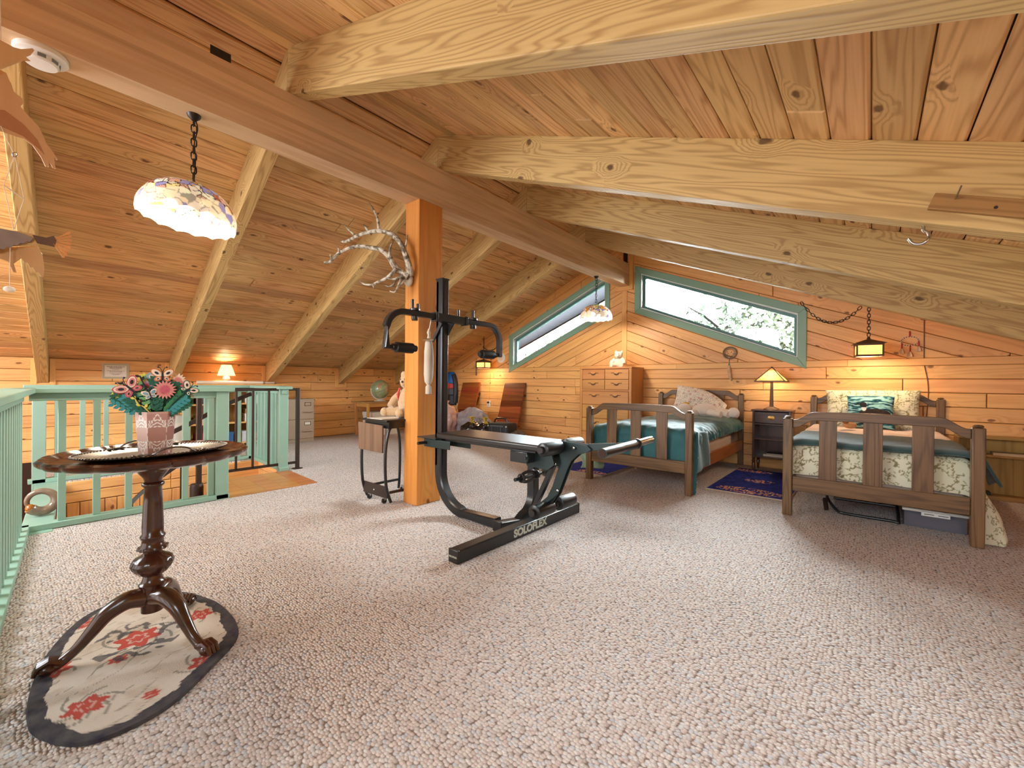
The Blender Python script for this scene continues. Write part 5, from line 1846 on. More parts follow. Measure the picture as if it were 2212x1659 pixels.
# taupe filing cabinet
fcb = thing('filing_cabinet', 'taupe two drawer metal filing cabinet against the knee wall', 'filing cabinet', (-7.5, 2.84, 0))
MB().box(0, .44, 0, .46, 0, .70).build('body', M['taupe'], fcb, bevel=.004)
for k in range(2):
    z0 = .06 + k * .315
    dr = MB().box(.438, .452, .014, .446, z0, z0 + .305).build('drawer', M['taupe'], fcb, bevel=.003)
    m = MB()
    for y0, y1, a, b in ((.30, .40, .215, .221), (.30, .40, .265, .271), (.30, .306, .215, .271), (.394, .40, .215, .271)): m.box(.452, .456, y0, y1, z0 + a, z0 + b)
    m.build('label_frame', M['chrome'], dr)
    MB().box(.4525, .4535, .308, .392, z0 + .222, z0 + .264).build('label_card', M['taupe'] if k else M['offwhite'], dr)
    MB().rtube(spline([(.452, .27, z0 + .12), (.474, .29, z0 + .125), (.478, .35, z0 + .125), (.474, .41, z0 + .125), (.452, .43, z0 + .12)], 4), .012, .02).build('handle', M['taupe'], dr)

# bookcase with lamp
bc = thing('bookcase', 'pine bookcase filled with boxes behind the far railing', 'bookcase', (-7.52, 1.64, 0))
MB().box(0, .31, 0, 1.28, .915, .938).build('top', M['trim'], bc, bevel=.002)
for y in (0, .62, 1.258): MB().box(0, .30, y, y + .024, 0, .915).build('upright', M['plyZ'], bc)
for z in (.05, .355, .635): MB().box(.01, .30, .024, 1.258, z, z + .02).build('shelf', M['trim'], bc)
MB().box(0, .01, .01, 1.27, 0, .915).build('back', M['plyZ'], bc)
items = [('white document box on the top bookcase shelf', .10, .70, .655, .22, .34, .12, (226, 224, 214)), ('black ring binder stack on the top bookcase shelf', .10, .10, .655, .2, .17, .09, (46, 44, 48)), ('teal folder on the top bookcase shelf', .10, .33, .655, .2, .18, .05, (36, 120, 92)),
         ('white carton on the middle bookcase shelf', .12, .70, .375, .16, .15, .12, (232, 232, 226)), ('blue printed carton on the middle bookcase shelf', .12, .89, .375, .16, .19, .11, (92, 120, 168)), ('beige tin box on the middle bookcase shelf', .10, .10, .375, .18, .2, .12, (198, 180, 150)),
         ('white paper pack on the blue carton', .12, .91, .485, .15, .15, .05, (226, 228, 226)), ('kraft block on the white carton', .13, .71, .495, .13, .12, .07, (176, 152, 112)), ('yellow pad on the middle bookcase shelf', .04, 1.11, .375, .24, .12, .02, (220, 188, 60)),
         ('blue book box on the bottom bookcase shelf', .12, .42, .07, .16, .13, .16, (44, 92, 150)), ('red case on the bottom bookcase shelf', .12, .09, .07, .16, .12, .17, (150, 50, 54)), ('purple case on the bottom bookcase shelf', .12, .24, .07, .16, .14, .14, (88, 74, 96)),
         ('pale blue carton on the bottom bookcase shelf', .14, .66, .07, .14, .1, .16, (214, 220, 230))]
for lab, x, y, z, sx, sy, sz, c in items:
    o = thing('carton' if 'carton' in lab or 'box' in lab else 'package', lab, 'box', (-7.52 + x, 1.64 + y, z))
    mm = plain('card', lin(*c), .7, var=.05)
    MB().box(0, sx, 0, sy, 0, sz * .8).build('body', mm, o, bevel=.002)
    MB().box(-.002, sx + .003, -.002, sy + .002, sz * .8, sz).build('lid', mm, o, bevel=.002)
ob = thing('orange_bag', 'crumpled orange plastic bag on the bottom bookcase shelf', 'bag', (-7.36, 2.62, .07))
MB().ball((0, 0, .065), (.10, .17, .068), 36, 22, jit=.35, freq=3).build('bag', plain('orange_plastic', lin(206, 92, 52), .3, bump=.4, bscale=30), ob)
for k in range(3):
    o = thing('book', ('green book', 'brown book', 'tan book')[k] + ' leaning at the back of the bottom bookcase shelf', 'book', (-7.44, 2.44 + k * .035, .07))
    MB().box(0, .02, 0, .03, 0, .2 - .01 * k).build('cover', plain('cloth', (lin(110, 150, 130), lin(140, 96, 66), lin(176, 150, 110))[k], .7), o)
    MB().box(.002, .018, .002, .028, .2 - .01 * k, .203 - .01 * k).build('pages', M['offwhite'], o)

dl = thing('desk_lamp', 'small white ceramic lamp with a glowing cone shade on the bookcase', 'table lamp', (-7.34, 2.12, .938))
MB().lathe([(.05, 0), (.05, .008), (.02, .014), (.014, .03), (.04, .05), (.052, .08), (.04, .11), (.012, .125), (.01, .15)], 24).build('base', plain('white_ceramic', lin(240, 232, 214), .2, coat=.4), dl)
SHD = NT('lamp_linen')
SHD.b.inputs['Base Color'].default_value = lin(250, 232, 196)
t_ = SHD.n('BsdfTranslucent', None, Color=lin(255, 224, 170)); mx = SHD.n('MixShader', None, Fac=.65, i1=SHD.b.outputs[0], i2=t_.outputs[0]); SHD.s(SHD.out.inputs[0], mx.outputs[0])
SHD.b.inputs['Emission Color'].default_value = lin(255, 236, 200); SHD.b.inputs['Emission Strength'].default_value = 1.2
MB().lathe([(.115, .125), (.062, .285)], 32, caps=False).build('shade', SHD.m, dl, solid=.002)
MB().ball((0, 0, .19), (.024, .024, .034), 14, 10).build('bulb', BULB, dl)
point('desk_lamp_light', (-7.34, 2.12, .938 + .205), 10, WARM, .03)
for lab, y0, y1, z, r, c in (('long white map tube lying on the bookcase beside the lamp', 1.74, 2.62, .962, .023, (236, 226, 206)), ('short white map tube behind the long one', 2.2, 2.86, .957, .018, (216, 206, 188))):
    o = thing('map_tube', lab, 'tube', (-7.27 if r > .02 else -7.46, y0, z))
    MB().lathe([(r, 0), (r, y1 - y0)], 16, axis=(0, 1, 0)).build('tube', plain('tube_card', lin(*c), .7), o)
    MB().lathe([(r * 1.06, 0), (r * 1.06, .03)], 16, (0, y1 - y0 - .03, 0), axis=(0, 1, 0)).build('end_cap', plain('tube_cap', lin(150, 130, 110), .6), o)

ht = thing('white_heater', 'small white appliance on the floor below the wall outlet', 'appliance', (-7.5, 1.42, 0))
MB().box(0, .2, 0, .21, 0, .50).build('case', plain('pale_grey_plastic', lin(206, 206, 196), .5), ht, bevel=.008)
MB().box(.2, .203, .02, .19, .08, .4).build('grille', M['offwhite'], ht)
ol = thing('wall_outlet', 'ivory power outlet on the knee wall with a white plug', 'outlet', (KW - .004, 1.51, .60))
MB().box(0, .006, -.045, .045, -.065, .065).build('plate', M['ivory'], ol, bevel=.002)
for z in (.025, -.028): MB().lathe([(.017, 0), (.017, .004)], 16, (.005, 0, z), axis=(1, 0, 0)).build('socket', M['white'], ol)
MB().box(.008, .03, -.014, .014, -.042, -.014).build('plug', M['white'], ol, bevel=.003)
MB().tube(spline([(.028, 0, -.03), (.05, .01, -.08), (.04, .02, -.15), (.06, .03, -.2)], 5), .0035, 6).build('cord', M['white'], ol)

# certificate
cfx = thing('wall_certificate', 'printed certificate pinned to the knee wall behind the railing', 'certificate', (KW - .003, .80, 1.0))


def cert(u, v):
    e = min(u * 1.3, (1 - u) * 1.3, v, 1 - v)
    if e < .13:
        return mixc(lin(214, 206, 176), lin(150, 150, 124), .5 + .5 * math.sin(u * 120) * math.sin(v * 90)) if e > .02 else lin(222, 216, 196)
    return lin(236, 232, 220)


MB().grid(60, 40, lambda u, v: (0, u * .262, v * .2), cert).build('sheet', M['print'], cfx, solid=.003)
INK = plain('black_ink', lin(40, 36, 36), .8)
rn_ = random.Random(9)
for z, hw, hh in ((.158, .088, .0038), (.145, .062, .0036), (.131, .056, .0018), (.121, .03, .0018), (.104, .084, .0018), (.096, .06, .0018), (.080, .062, .0018), (.064, .05, .0018), (.054, .03, .0018)):
    m = MB(); y = -hw
    while y < hw:                      # illegible print: rows of small word marks
        l = rn_.uniform(.006, .016); m.box(.0016, .0022, .131 + y, .131 + min(hw, y + l), z - hh, z + hh); y += l + .004
    tag(m.build('print_line', INK, cfx, smooth=False), kind='stuff')

# side table with globe
gt = thing('side_table', 'light pine side table carrying the globe', 'table', (-7.42, 4.2, 0))
MB().box(-.02, .48, -.03, .95, .60, .625).build('top', M['plyY'], gt, bevel=.003)
for x in (.02, .42):
    for y in (.02, .9):
        MB().box(x, x + .042, y, y + .042, 0, .60).build('leg', M['dresZ'], gt, bevel=.002)
for y in (.03, .91): MB().box(.06, .42, y, y + .022, .53, .60).build('apron', M['dresX'], gt)
for x in (.03, .43): MB().box(x, x + .02, .06, .9, .53, .60).build('apron', M['dresY'], gt)
for k in range(2):
    o = thing('file_box', ('white file box with lid under the side table', 'white file box set behind under the side table')[k], 'box', (-7.32 + .02 * k, 4.34 + .3 * k, 0))
    MB().box(0, .34, 0, .27, 0, .42).build('body', M['offwhite'], o, bevel=.003)
    MB().box(-.006, .346, -.006, .276, .36, .43).build('lid', M['offwhite'], o, bevel=.003)
    MB().box(.3405, .346, .09, .18, .24, .27).build('hand_hole', M['darkgap'], o)
gl = thing('desk_globe', 'green desk globe in a white cradle on the side table', 'globe', (-7.2, 4.63, .625))


def globe_col(u, v):
    a = 2 * PI * u; t = PI * v
    p = Vector((math.sin(t) * math.cos(a), math.sin(t) * math.sin(a), -math.cos(t)))
    n = fbm(p.x * 1.6 + 4, p.y * 1.6, p.z * 1.6)
    c = lin(146, 166, 124)
    if n > .12: c = mixc(lin(196, 178, 128), lin(170, 148, 108), sstep(.12, .5, n))
    if n > .4: c = lin(190, 140, 118)
    if abs((u * 24) % 1 - .5) > .475 or abs((v * 12) % 1 - .5) > .475: c = mixc(c, lin(110, 126, 96), .6)
    if abs(v - .5) < .008: c = lin(150, 90, 70)
    return c


Rt = Matrix.Rotation(.4, 3, 'X') @ Matrix.Rotation(.9, 3, 'Z')


def globe_pos(u, v):
    a = 2 * PI * u; t = PI * v
    return Rt @ Vector((math.sin(t) * math.cos(a), math.sin(t) * math.sin(a), -math.cos(t))) * .178 + Vector((0, 0, .225))


MB().grid(150, 80, globe_pos, globe_col, wrap=True).build('sphere', vcol('globe_paper', .3, spec=.5, coat=.4), gl)
MB().rtube([Vector((0, .196 * math.cos(a), .225 + .196 * math.sin(a))) for a in [PI * 1.02 + PI * .98 * k / 24 for k in range(25)]], .02, .008, up=(1, 0, 0)).build('cradle_arm', M['white'], gl)
MB().lathe([(.11, 0), (.105, .008), (.05, .016), (.03, .03)], 28).build('foot', M['white'], gl)
for sy in (-1, 1): MB().ball((0, sy * .192, .225), .014, 10, 8).build('pivot', M['white'], gl)

# small flag and coat in the far corner
fg = thing('small_flag', 'small red and white striped flag leaning in the corner', 'flag', (-7.3, 5.35, .95))
MB().tube([(0, 0, -.95), (0, .02, .42)], .006, 8).build('staff', M['trim'], fg)
for k in range(7):
    MB().grid(8, 1, lambda u, v: (.01 + .012 * math.sin(u * 6), -.02 - .14 * u + .0 * v, .36 - .05 * (k + v) * .7 - .12 * u)).build('stripe', plain('flag_red', lin(176, 44, 48), .8) if k % 2 == 0 else plain('flag_white', lin(236, 230, 224), .8), fg, solid=.002)
jk = thing('ski_jacket', 'blue and black ski jacket with red stripe hanging on the gable wall', 'jacket', (-7.12, YW(-7.12) - .03, .50))
JC = [('black_panel', 0, .22, lin(40, 42, 50)), ('grey_panel', .22, .36, lin(74, 78, 88)), ('red_stripe', .36, .47, lin(206, 62, 52)), ('blue_yoke', .47, .72, lin(36, 116, 196))]
for nm, z0, z1, c in JC:
    prof = lambda u, v, z0=z0, z1=z1: (.19 * math.cos(PI * u) * (1 - .35 * sstep(.5, .72, z0 + (z1 - z0) * v)), -.085 * math.sin(PI * u) * (1 + .1 * math.sin(u * 20)) * (1 - .5 * sstep(.5, .74, z0 + (z1 - z0) * v)), z0 + (z1 - z0) * v)
    MB().grid(30, 8, prof).build(nm, plain('nylon', c, .5, bump=.2), jk, solid=.01)
for sx in (-1, 1):
    MB().tube(spline([(sx * .13, -.03, .66), (sx * .20, -.045, .5), (sx * .22, -.05, .25), (sx * .21, -.05, .06)], 4), [.05] * 13, 12).build('sleeve', plain('nylon_sleeve', lin(52, 54, 62), .5, bump=.2), jk)
MB().tube([(0, .02, .80), (0, -.03, .80), (0, -.045, .775)], .006, 8).build('hook', M['chrome'], jk)

# ================================================================== bags and leaning panels below the gable
def staved(label, xt, xb):
    t = thing('hardwood_panel', label, 'wooden panel', (xb, YW(xb) - .34, 0))
    top = Vector((xt - xb, .30, .985)); w = .52
    ey = top.normalized(); ex = Vector((1, KS, 0)).normalized(); ez = ex.cross(ey).normalized()
    L = top.length
    mt = Matrix((ex, ey, ez)).transposed().to_4x4()
    n = 9
    for k in range(n):
        m = Matrix.Translation((0, 0, 0)) @ mt
        o = MB().box(-w / 2, w / 2, L * k / n + .0006, L * (k + 1) / n - .0006, 0, .028).build('stave', M['hard'], t, smooth=False, mtx=m)
    m_ = mt.copy()
    MB().box(w / 2 - .02, w / 2, .75 * L, .8 * L, -.05, 0).build('bracket', M['steel'], t, mtx=m_)
    return t


staved('red brown hardwood panel leaning on the gable wall behind the plastic bags', -6.42, -6.36)
staved('red brown hardwood panel leaning on the gable wall behind the wheeled duffel', -5.15, -5.12)
PLB = NT('clear_bag'); PLB.b.inputs['Base Color'].default_value = lin(206, 202, 214); PLB.b.inputs['Roughness'].default_value = .22
PLB.b.inputs['Alpha'].default_value = .8
nn = PLB.n('TexNoise', None, Vector=PLB.obj(), Scale=14.0, Detail=4.0).outputs['Color']
PLB.s(PLB.b.inputs['Base Color'], PLB.mix(.35, lin(176, 172, 184), nn)); PLB.bump(PLB.n('TexNoise', None, Vector=PLB.obj(), Scale=24.0, Detail=5.0).outputs[0], .9, .04)


def blob(name, label, cat, loc, r, mat, jit=.22, freq=2.6, knot=True, tie=None):
    t = thing(name, label, cat, loc)
    MB().ball((0, 0, r[2] * .92), r, 48, 30, jit=jit, freq=freq).build('bag_body', mat, t)
    if knot: MB().lathe([(.05, 0), (.018, .04), (.03, .08), (.05, .11)], 14, (0, 0, r[2] * 1.8), rad=lambda a, q, z: q * (1 + .3 * math.sin(5 * a))).build('bag_neck', tie or mat, t)
    return t


blob('plastic_bag', 'large clear plastic bag of linens below the gable wall', 'bag', (-5.72, 5.62, 0), (.42, .22, .27), PLB.m, knot=False)
blob('plastic_bag', 'pinkish plastic bag beside the gym upright', 'bag', (-6.10, 5.35, 0), (.2, .2, .30), plain('pink_plastic', lin(196, 160, 150), .3, bump=.6, bscale=18, var=.3))
BKB = plain('black_plastic', lin(26, 24, 26), .2, bump=.8, bscale=16, coat=.5)
blob('trash_bag', 'shiny black trash bag in front of the clear plastic bag', 'bag', (-5.36, 5.28, 0), (.2, .17, .16), BKB, tie=plain('yellow_tie', lin(196, 170, 70), .5))
blob('trash_bag', 'small shiny black trash bag leaning on the wheeled duffel', 'bag', (-5.08, 5.33, 0), (.15, .14, .16), BKB, tie=plain('yellow_tie', lin(196, 170, 70), .5))
kb = thing('paper_bag', 'brown paper grocery bag behind the gym upright', 'bag', (-6.45, 5.72, 0))
MB().grid(24, 6, lambda u, v: (.15 * (1 if (u * 4) % 4 < 1 or (u * 4) % 4 >= 4 else 1) * [(-1 + 2 * (u * 4), -1), (1, -1 + 2 * (u * 4 - 1)), (1 - 2 * (u * 4 - 2), 1), (-1, 1 - 2 * (u * 4 - 3))][min(3, int(u * 4))][0],
                               .1 * [(-1 + 2 * (u * 4), -1), (1, -1 + 2 * (u * 4 - 1)), (1 - 2 * (u * 4 - 2), 1), (-1, 1 - 2 * (u * 4 - 3))][min(3, int(u * 4))][1], .46 * v + (.02 * math.sin(u * 25) if v > .9 else 0))).build('paper', plain('kraft_paper', lin(196, 150, 104), .9, bump=.3), kb, smooth=False, solid=.002)
df = thing('wheeled_duffel', 'black wheeled duffel with grey handle frame below the gable wall', 'duffel bag', (-4.72, 5.33, 0), .12)
MB().box(-.21, .21, -.12, .2, .03, .33).build('body', plain('black_nylon', lin(34, 36, 40), .6, bump=.3, bscale=120), df, bevel=.05, seg=4)
MB().tube(spline([(-.14, .0, .32), (-.1, .0, .39), (0, 0, .405), (.1, 0, .39), (.14, 0, .32)], 5), .014, 8).build('top_handle', M['blackmat'], df)
DG = plain('grey_tube', lin(88, 94, 96), .4, metal=.3)
for x in (-.09, .09): MB().bar((x, -.126, .07), (x, -.126, .29), .02, .012).build('handle_track', DG, df)
MB().bar((-.13, -.128, .285), (.13, -.128, .285), .014, .022).build('handle_grip', DG, df)
MB().bar((-.16, -.128, .085), (.16, -.128, .085), .016, .04).build('skid_plate', DG, df)
for x in (-.15, .15): MB().lathe([(.02, 0), (.034, .004), (.034, .026), (.02, .03)], 18, (x - .015, -.11, .036), axis=(1, 0, 0)).build('wheel', M['blackmat'], df)
for x, z in ((-.18, .28), (.18, .28)): MB().ball((x, -.118, z), .012, 10, 6).build('stud', M['white'], df)
cbz = thing('camo_bundle', 'crumpled dark clothing bundle beside the wheeled duffel', 'clothing', (-4.42, 5.42, 0))
MB().ball((0, 0, .1), (.13, .13, .11), 36, 22, jit=.35, freq=3).build('bundle', plain('camo_cloth', lin(92, 76, 60), .9, bump=.5, bscale=30, var=.6, vscale=22), cbz)

# ================================================================== on the gable wall
def onwall(px, py, off=.02):
    d = ray(px, py); tt = (6.08 - off - KS * RX - 0) / (d.y - KS * d.x)
    return Vector((0, 0, 1)) + d * tt


o2 = thing('wall_outlet', 'white power outlet on the gable wall between the hardwood panels', 'outlet', (-5.89, YW(-5.89) - .017, .57))
MB().box(-.045, .045, -.006, 0, -.065, .065).build('plate', M['white'], o2, bevel=.002)
for z in (.028, -.028): MB().lathe([(.017, 0), (.017, .003)], 16, (0, -.006, z), axis=(0, -1, 0)).build('socket', M['ivory'], o2)
MB().box(-.02, .02, -.035, -.006, .01, .045).build('plug', M['steel'], o2, bevel=.003)
MB().tube(spline([(0, -.03, .04), (.02, -.015, .2), (.03, -.012, .45), (.04, -.012, .72)], 5), .003, 6).build('cord', M['trim'], o2)
rw = thing('round_wall_clock', 'round white wall fitting above the small lantern', 'wall fitting', (-5.54, YW(-5.54) - .016, 1.48))
MB().lathe([(.10, 0), (.102, .01), (.09, .02), (.06, .024), (.001, .026)], 32, axis=(0, -1, 0)).build('disc', M['white'], rw)
MB().lathe([(.05, 0), (.05, .01), (.03, .014)], 24, (0, -.024, 0), axis=(0, -1, 0)).build('hub', M['ivory'], rw)
ft = thing('carved_flute', 'thin carved wooden flute hanging on the gable wall', 'flute', (-6.265, YW(-6.265) - .03, 1.14))
MB().tube([(0, 0, 0), (.0, 0, .28)], .014, 10).build('tube', M['nightZ'], ft)
for k in range(4): MB().lathe([(.017, 0), (.017, .01)], 12, (0, 0, .05 + k * .055)).build('ring', M['bronze'], ft)
MB().tube([(-.02, 0, .26), (0, 0.005, .36), (.02, 0, .26)], .002, 5).build('cord', M['bronze'], ft)
cd = thing('lantern_cable', 'brown lamp cord running down the gable wall behind the vine bed', 'cable', (.395, YW(.395) - .02, .60))
MB().tube(spline([(-.005, 0, 1.06), (-.003, 0, .8), (0, 0, .62), (.025, 0, .45), (.03, 0, .3), (.02, 0, .1), (.015, 0, 0)], 6), .0045, 6).build('cord', plain('brown_cord', lin(120, 78, 56), .6), cd)

# sinew dream catcher with feather
d1 = thing('dream_catcher', 'round sinew dream catcher with one brown feather under the window', 'dream catcher', (-1.385, YW(-1.385) - .03, 1.405))
SIN = plain('grey_willow', lin(140, 118, 96), .8, bump=.4)
MB().tube([(.078 * math.cos(a), 0, .072 * math.sin(a)) for a in [2 * PI * k / 32 for k in range(32)]], .0095, 8, closed=True).build('hoop', SIN, d1)
m = MB()
pr = [(.076 * math.cos(2 * PI * k / 10), .07 * math.sin(2 * PI * k / 10)) for k in range(10)]
for ring in range(4):
    nx_ = []
    for k in range(10):
        a, b = pr[k], pr[(k + 1) % 10]
        q = ((a[0] + b[0]) / 2 * .93, (a[1] + b[1]) / 2 * .93)
        m.tube([(a[0], 0, a[1]), (q[0], 0, q[1]), (b[0], 0, b[1])], .0012, 4); nx_.append(q)
    pr = nx_
tag(m.build('web', plain('sinew', lin(120, 96, 74), .7), d1), kind='stuff')
rnd = random.Random(2)
for k in range(9):
    a = rnd.uniform(0, 6.3); r = rnd.uniform(.015, .06)
    MB().ball((r * math.cos(a), -.003, r * math.sin(a)), .006, 8, 6).build('bead', [PAPER['teal'], PAPER['rose'], PAPER['lgreen'], M['white']][k % 4], d1)
MB().tube([(-.006, 0, -.07), (-.008, 0, -.15)], .004, 6).build('thong', SIN, d1)
MB().lathe([(.008, 0), (.008, .03)], 10, (-.008, 0, -.17)).build('wrap', PAPER['teal'], d1)
MB().tube(spline([(-.008, 0, -.16), (-.002, -.002, -.24), (.012, -.002, -.32), (.024, 0, -.36)], 5), [.006 + .016 * math.sin(PI * min(1, .15 + k / 17)) for k in range(16)], 10).build('feather', plain('quill', lin(206, 176, 140), .8, var=.4, vscale=20), d1)

# red and white hoop
d2 = thing('wrapped_hoop', 'red and white wrapped hoop with three feather tassels beside the lantern', 'dream catcher', (.287, YW(.287) - .03, 1.452))
N_ = 40
for k in range(N_):
    a0 = 2 * PI * k / N_; a1 = 2 * PI * (k + 1) / N_
    MB().tube([(.064 * math.cos(a0), 0, .044 * math.sin(a0)), (.064 * math.cos((a0 + a1) / 2), 0, .044 * math.sin((a0 + a1) / 2)), (.064 * math.cos(a1), 0, .044 * math.sin(a1))], .0042, 6).build('wrap', M['white'] if k % 2 else PAPER['black'] if k % 4 else plain('red_wrap', lin(180, 50, 46), .8), d2)
RDW = plain('red_thong', lin(180, 40, 40), .8)
MB().tube([(0, 0, .044), (0, 0, .10)], .0055, 8).build('thong', RDW, d2)
for x, z0, ln in ((-.058, -.022, .05), (.004, -.045, .06), (.066, -.004, .05)):
    s_ = MB().tube([(x, -.004, z0), (x, -.004, z0 - ln)], .005, 8).build('tassel', RDW, d2)
    MB().lathe([(.006, 0), (.02, -.025), (.026, -.05), (.004, -.058)][::-1], 12, (x, -.004, z0 - ln), rad=lambda a, r, z: r * (1 + .25 * math.sin(5 * a))).build('feather', plain('feather', lin(226, 196, 164), .9), s_)

# ================================================================== hanging lamps
def chain(parent, p0, p1, link=.045, sag=0.0, wire=.0034, name='chain_link', mat=None):
    p0 = Vector(p0); p1 = Vector(p1)
    Ls = (p1 - p0).length
    n = max(3, int((Ls * (1 + 2.4 * (sag / max(Ls, .01)) ** 2)) / (link * .74)))
    pt = [p0.lerp(p1, k / n) + Vector((0, 0, -4 * sag * (k / n) * (1 - k / n))) for k in range(n + 1)]
    proto = None
    for k in range(n):
        a, b = pt[k], pt[k + 1]
        d, s, u = frame(b - a, (0, 1, 0))
        if k % 2: s, u = u, -s
        mt = Matrix((d, s, u)).transposed().to_4x4(); mt.translation = (a + b) / 2
        if proto is None:
            h = link / 2; w = link * .27
            pts = [(h - w + w * math.cos(t), w * math.sin(t), 0) for t in [-PI / 2 + PI * j / 5 for j in range(6)]] + [(-h + w + w * math.cos(t), w * math.sin(t), 0) for t in [PI / 2 + PI * j / 5 for j in range(6)]]
            proto = MB().tube(pts, wire, 6, closed=True).build(name, mat or M['iron'], parent)
            proto.matrix_local = mt
        else:
            o = proto.copy(); COL.objects.link(o); o.parent = parent; o.matrix_local = mt


GCOL = dict(green=lin(140, 206, 150), amber=lin(230, 160, 60), rust=lin(176, 104, 84), pink=lin(214, 170, 160), white=lin(244, 238, 226), lilac=lin(150, 150, 206), cream=lin(240, 220, 160))


def glass_col(seed):
    def f(u, v):
        a = u * 8
        x = (a % 1) - .5; sgn = 1 if x > 0 else -1
        # v: 0 at the crown, 1 at the rim
        lead = lin(54, 50, 48)
        P = Vector((math.cos(2 * PI * u) * 2.1 * (.3 + v), math.sin(2 * PI * u) * 2.1 * (.3 + v), v * 2.6 + seed))
        d, pts = mnoise.voronoi(P * 2.1)
        if v < .36 + .07 * math.cos(4 * PI * a):
            if abs(x) < .012 or abs(v - .3) < .01: return lead
            return GCOL['green'] if abs(x) > .12 * (1 - v * 2) or v < .04 else GCOL['pink']
        if v < .74 + .05 * math.cos(2 * PI * a):
            sx, sy = (abs(x) - .26) * 2.2, (v - .56) * 4.2
            r = math.hypot(sx, sy); th = math.atan2(sy, sx)
            sp = (r * 2.2 - th / (2 * PI)) % 1
            if r < .09: return GCOL['amber']
            if sp < .1 and r < .75: return lead
            if d[1] - d[0] < .05: return lead
            h = mnoise.cell(pts[0] * 7.7)
            return [GCOL['rust'], GCOL['amber'], GCOL['cream'], GCOL['pink'], GCOL['white'], GCOL['lilac'], GCOL['white']][int(abs(h) * 97) % 7]
        if d[1] - d[0] < .04: return mixc(lead, GCOL['white'], .4)
        h = mnoise.cell(pts[0] * 7.7)
        return GCOL['lilac'] if int(abs(h) * 97) % 9 == 0 else mixc(GCOL['white'], GCOL['cream'], abs(h) * .5)
    return f


SG = NT('stained_glass')
c_ = SG.mix(1.0, SG.n('VertexColor', {'layer_name': 'Col'}).outputs[0], (.7, .7, .7, 1), 'MULTIPLY')
SG.s(SG.b.inputs['Base Color'], c_); SG.b.inputs['Roughness'].default_value = .15
tl = SG.n('BsdfTranslucent', None, Color=c_)
tp = SG.n('BsdfTransparent', None, Color=c_)
m1_ = SG.n('MixShader', None, Fac=.035, i1=SG.b.outputs[0], i2=tl.outputs[0])
m2_ = SG.n('MixShader', None, Fac=.05, i1=m1_.outputs[0], i2=tp.outputs[0]); SG.s(SG.out.inputs[0], m2_.outputs[0])


def tiffany(label, hook, ztop, R, H, tilt, seed, watts):
    t = thing('stained_glass_lamp', label, 'pendant lamp', hook)
    zt = ztop - hook[2]
    MB().lathe([(.012, -.03), (.03, -.012), (.034, 0)], 20).build('ceiling_hook', M['iron'], t)
    chain(t, (0, 0, -.02), (0, 0, zt + .035), .046)
    MB().tube([(.022 * math.cos(a), 0, zt + .015 + .022 * math.sin(a)) for a in [2 * PI * k / 18 for k in range(18)]], .003, 6, closed=True).build('ring', M['iron'], t)
    MB().tube(spline([(.004, .004, -.02), (.02, .012, -.08), (.012, 0, -.16), (-.008, .01, zt * .6), (.012, 0, zt + .04)], 6), .003, 6).build('cord', M['iron'], t)
    Rm_ = Matrix.Rotation(tilt, 3, 'X')

    def pos(u, v):
        a = 2 * PI * u
        q = v ** 1.15
        r = R * math.sin(q * PI * .5) ** .8 if v > 0 else .012
        r = max(.014, r)
        z = -H * (1 - math.cos(q * PI * .5)) * .95
        if v > .86: z += .012 * abs(math.sin(a * 8)) * (v - .86) / .14; r -= .006 * (v - .86) / .14
        return Rm_ @ Vector((r * math.cos(a), r * math.sin(a), z)) + Vector((0, 0, zt))
    s = MB().grid(288, 72, pos, glass_col(seed), wrap=True).build('glass_shade', SG.m, t, normals=True)
    MB().lathe([(.03, -.008), (.026, .004), (.008, .012)], 18, (0, 0, zt)).build('crown_cap', M['iron'], s)
    MB().lathe([(.014, -.10), (.018, -.08), (.012, -.005)], 14, (0, 0, zt)).build('socket_stem', M['bronze'], t)
    for k, sx in enumerate((-1, 1)):
        p = Rm_ @ Vector((.0, sx * R * .36, -H * .62)) + Vector((0, 0, zt))
        MB().lathe([(.014, 0), (.016, .05)], 12, Rm_ @ Vector((0, sx * R * .06, -H * .5)) + Vector((0, 0, zt)), axis=(0, sx, -.2)).build('socket', M['bronze'], t)
        MB().ball(p, (.026, .034, .026), 16, 10).build('bulb', BULBW, t)
        point('stained_glass_lamp_light', Vector(hook) + p + Vector((0, 0, -.045)), watts, (1, .86, .68), .04)


tiffany('large stained glass pendant lamp hanging from the ridge beam over the stairs', (-2.895, .672, 2.47), 2.075, .232, .22, -.13, 1.0, 14)
tiffany('small stained glass pendant lamp hanging from the ridge beam before the window', (-2.905, 5.225, 2.47), 2.08, .225, .22, 0.0, 5.0, 8)

AMB = NT('amber_mica')
AMB.b.inputs['Base Color'].default_value = lin(250, 206, 120)
t_ = AMB.n('BsdfTranslucent', None, Color=lin(255, 214, 130)); mx = AMB.n('MixShader', None, Fac=.7, i1=AMB.b.outputs[0], i2=t_.outputs[0]); AMB.s(AMB.out.inputs[0], mx.outputs[0])
AMB.b.inputs['Emission Color'].default_value = lin(255, 222, 150); AMB.b.inputs['Emission Strength'].default_value = 1.3


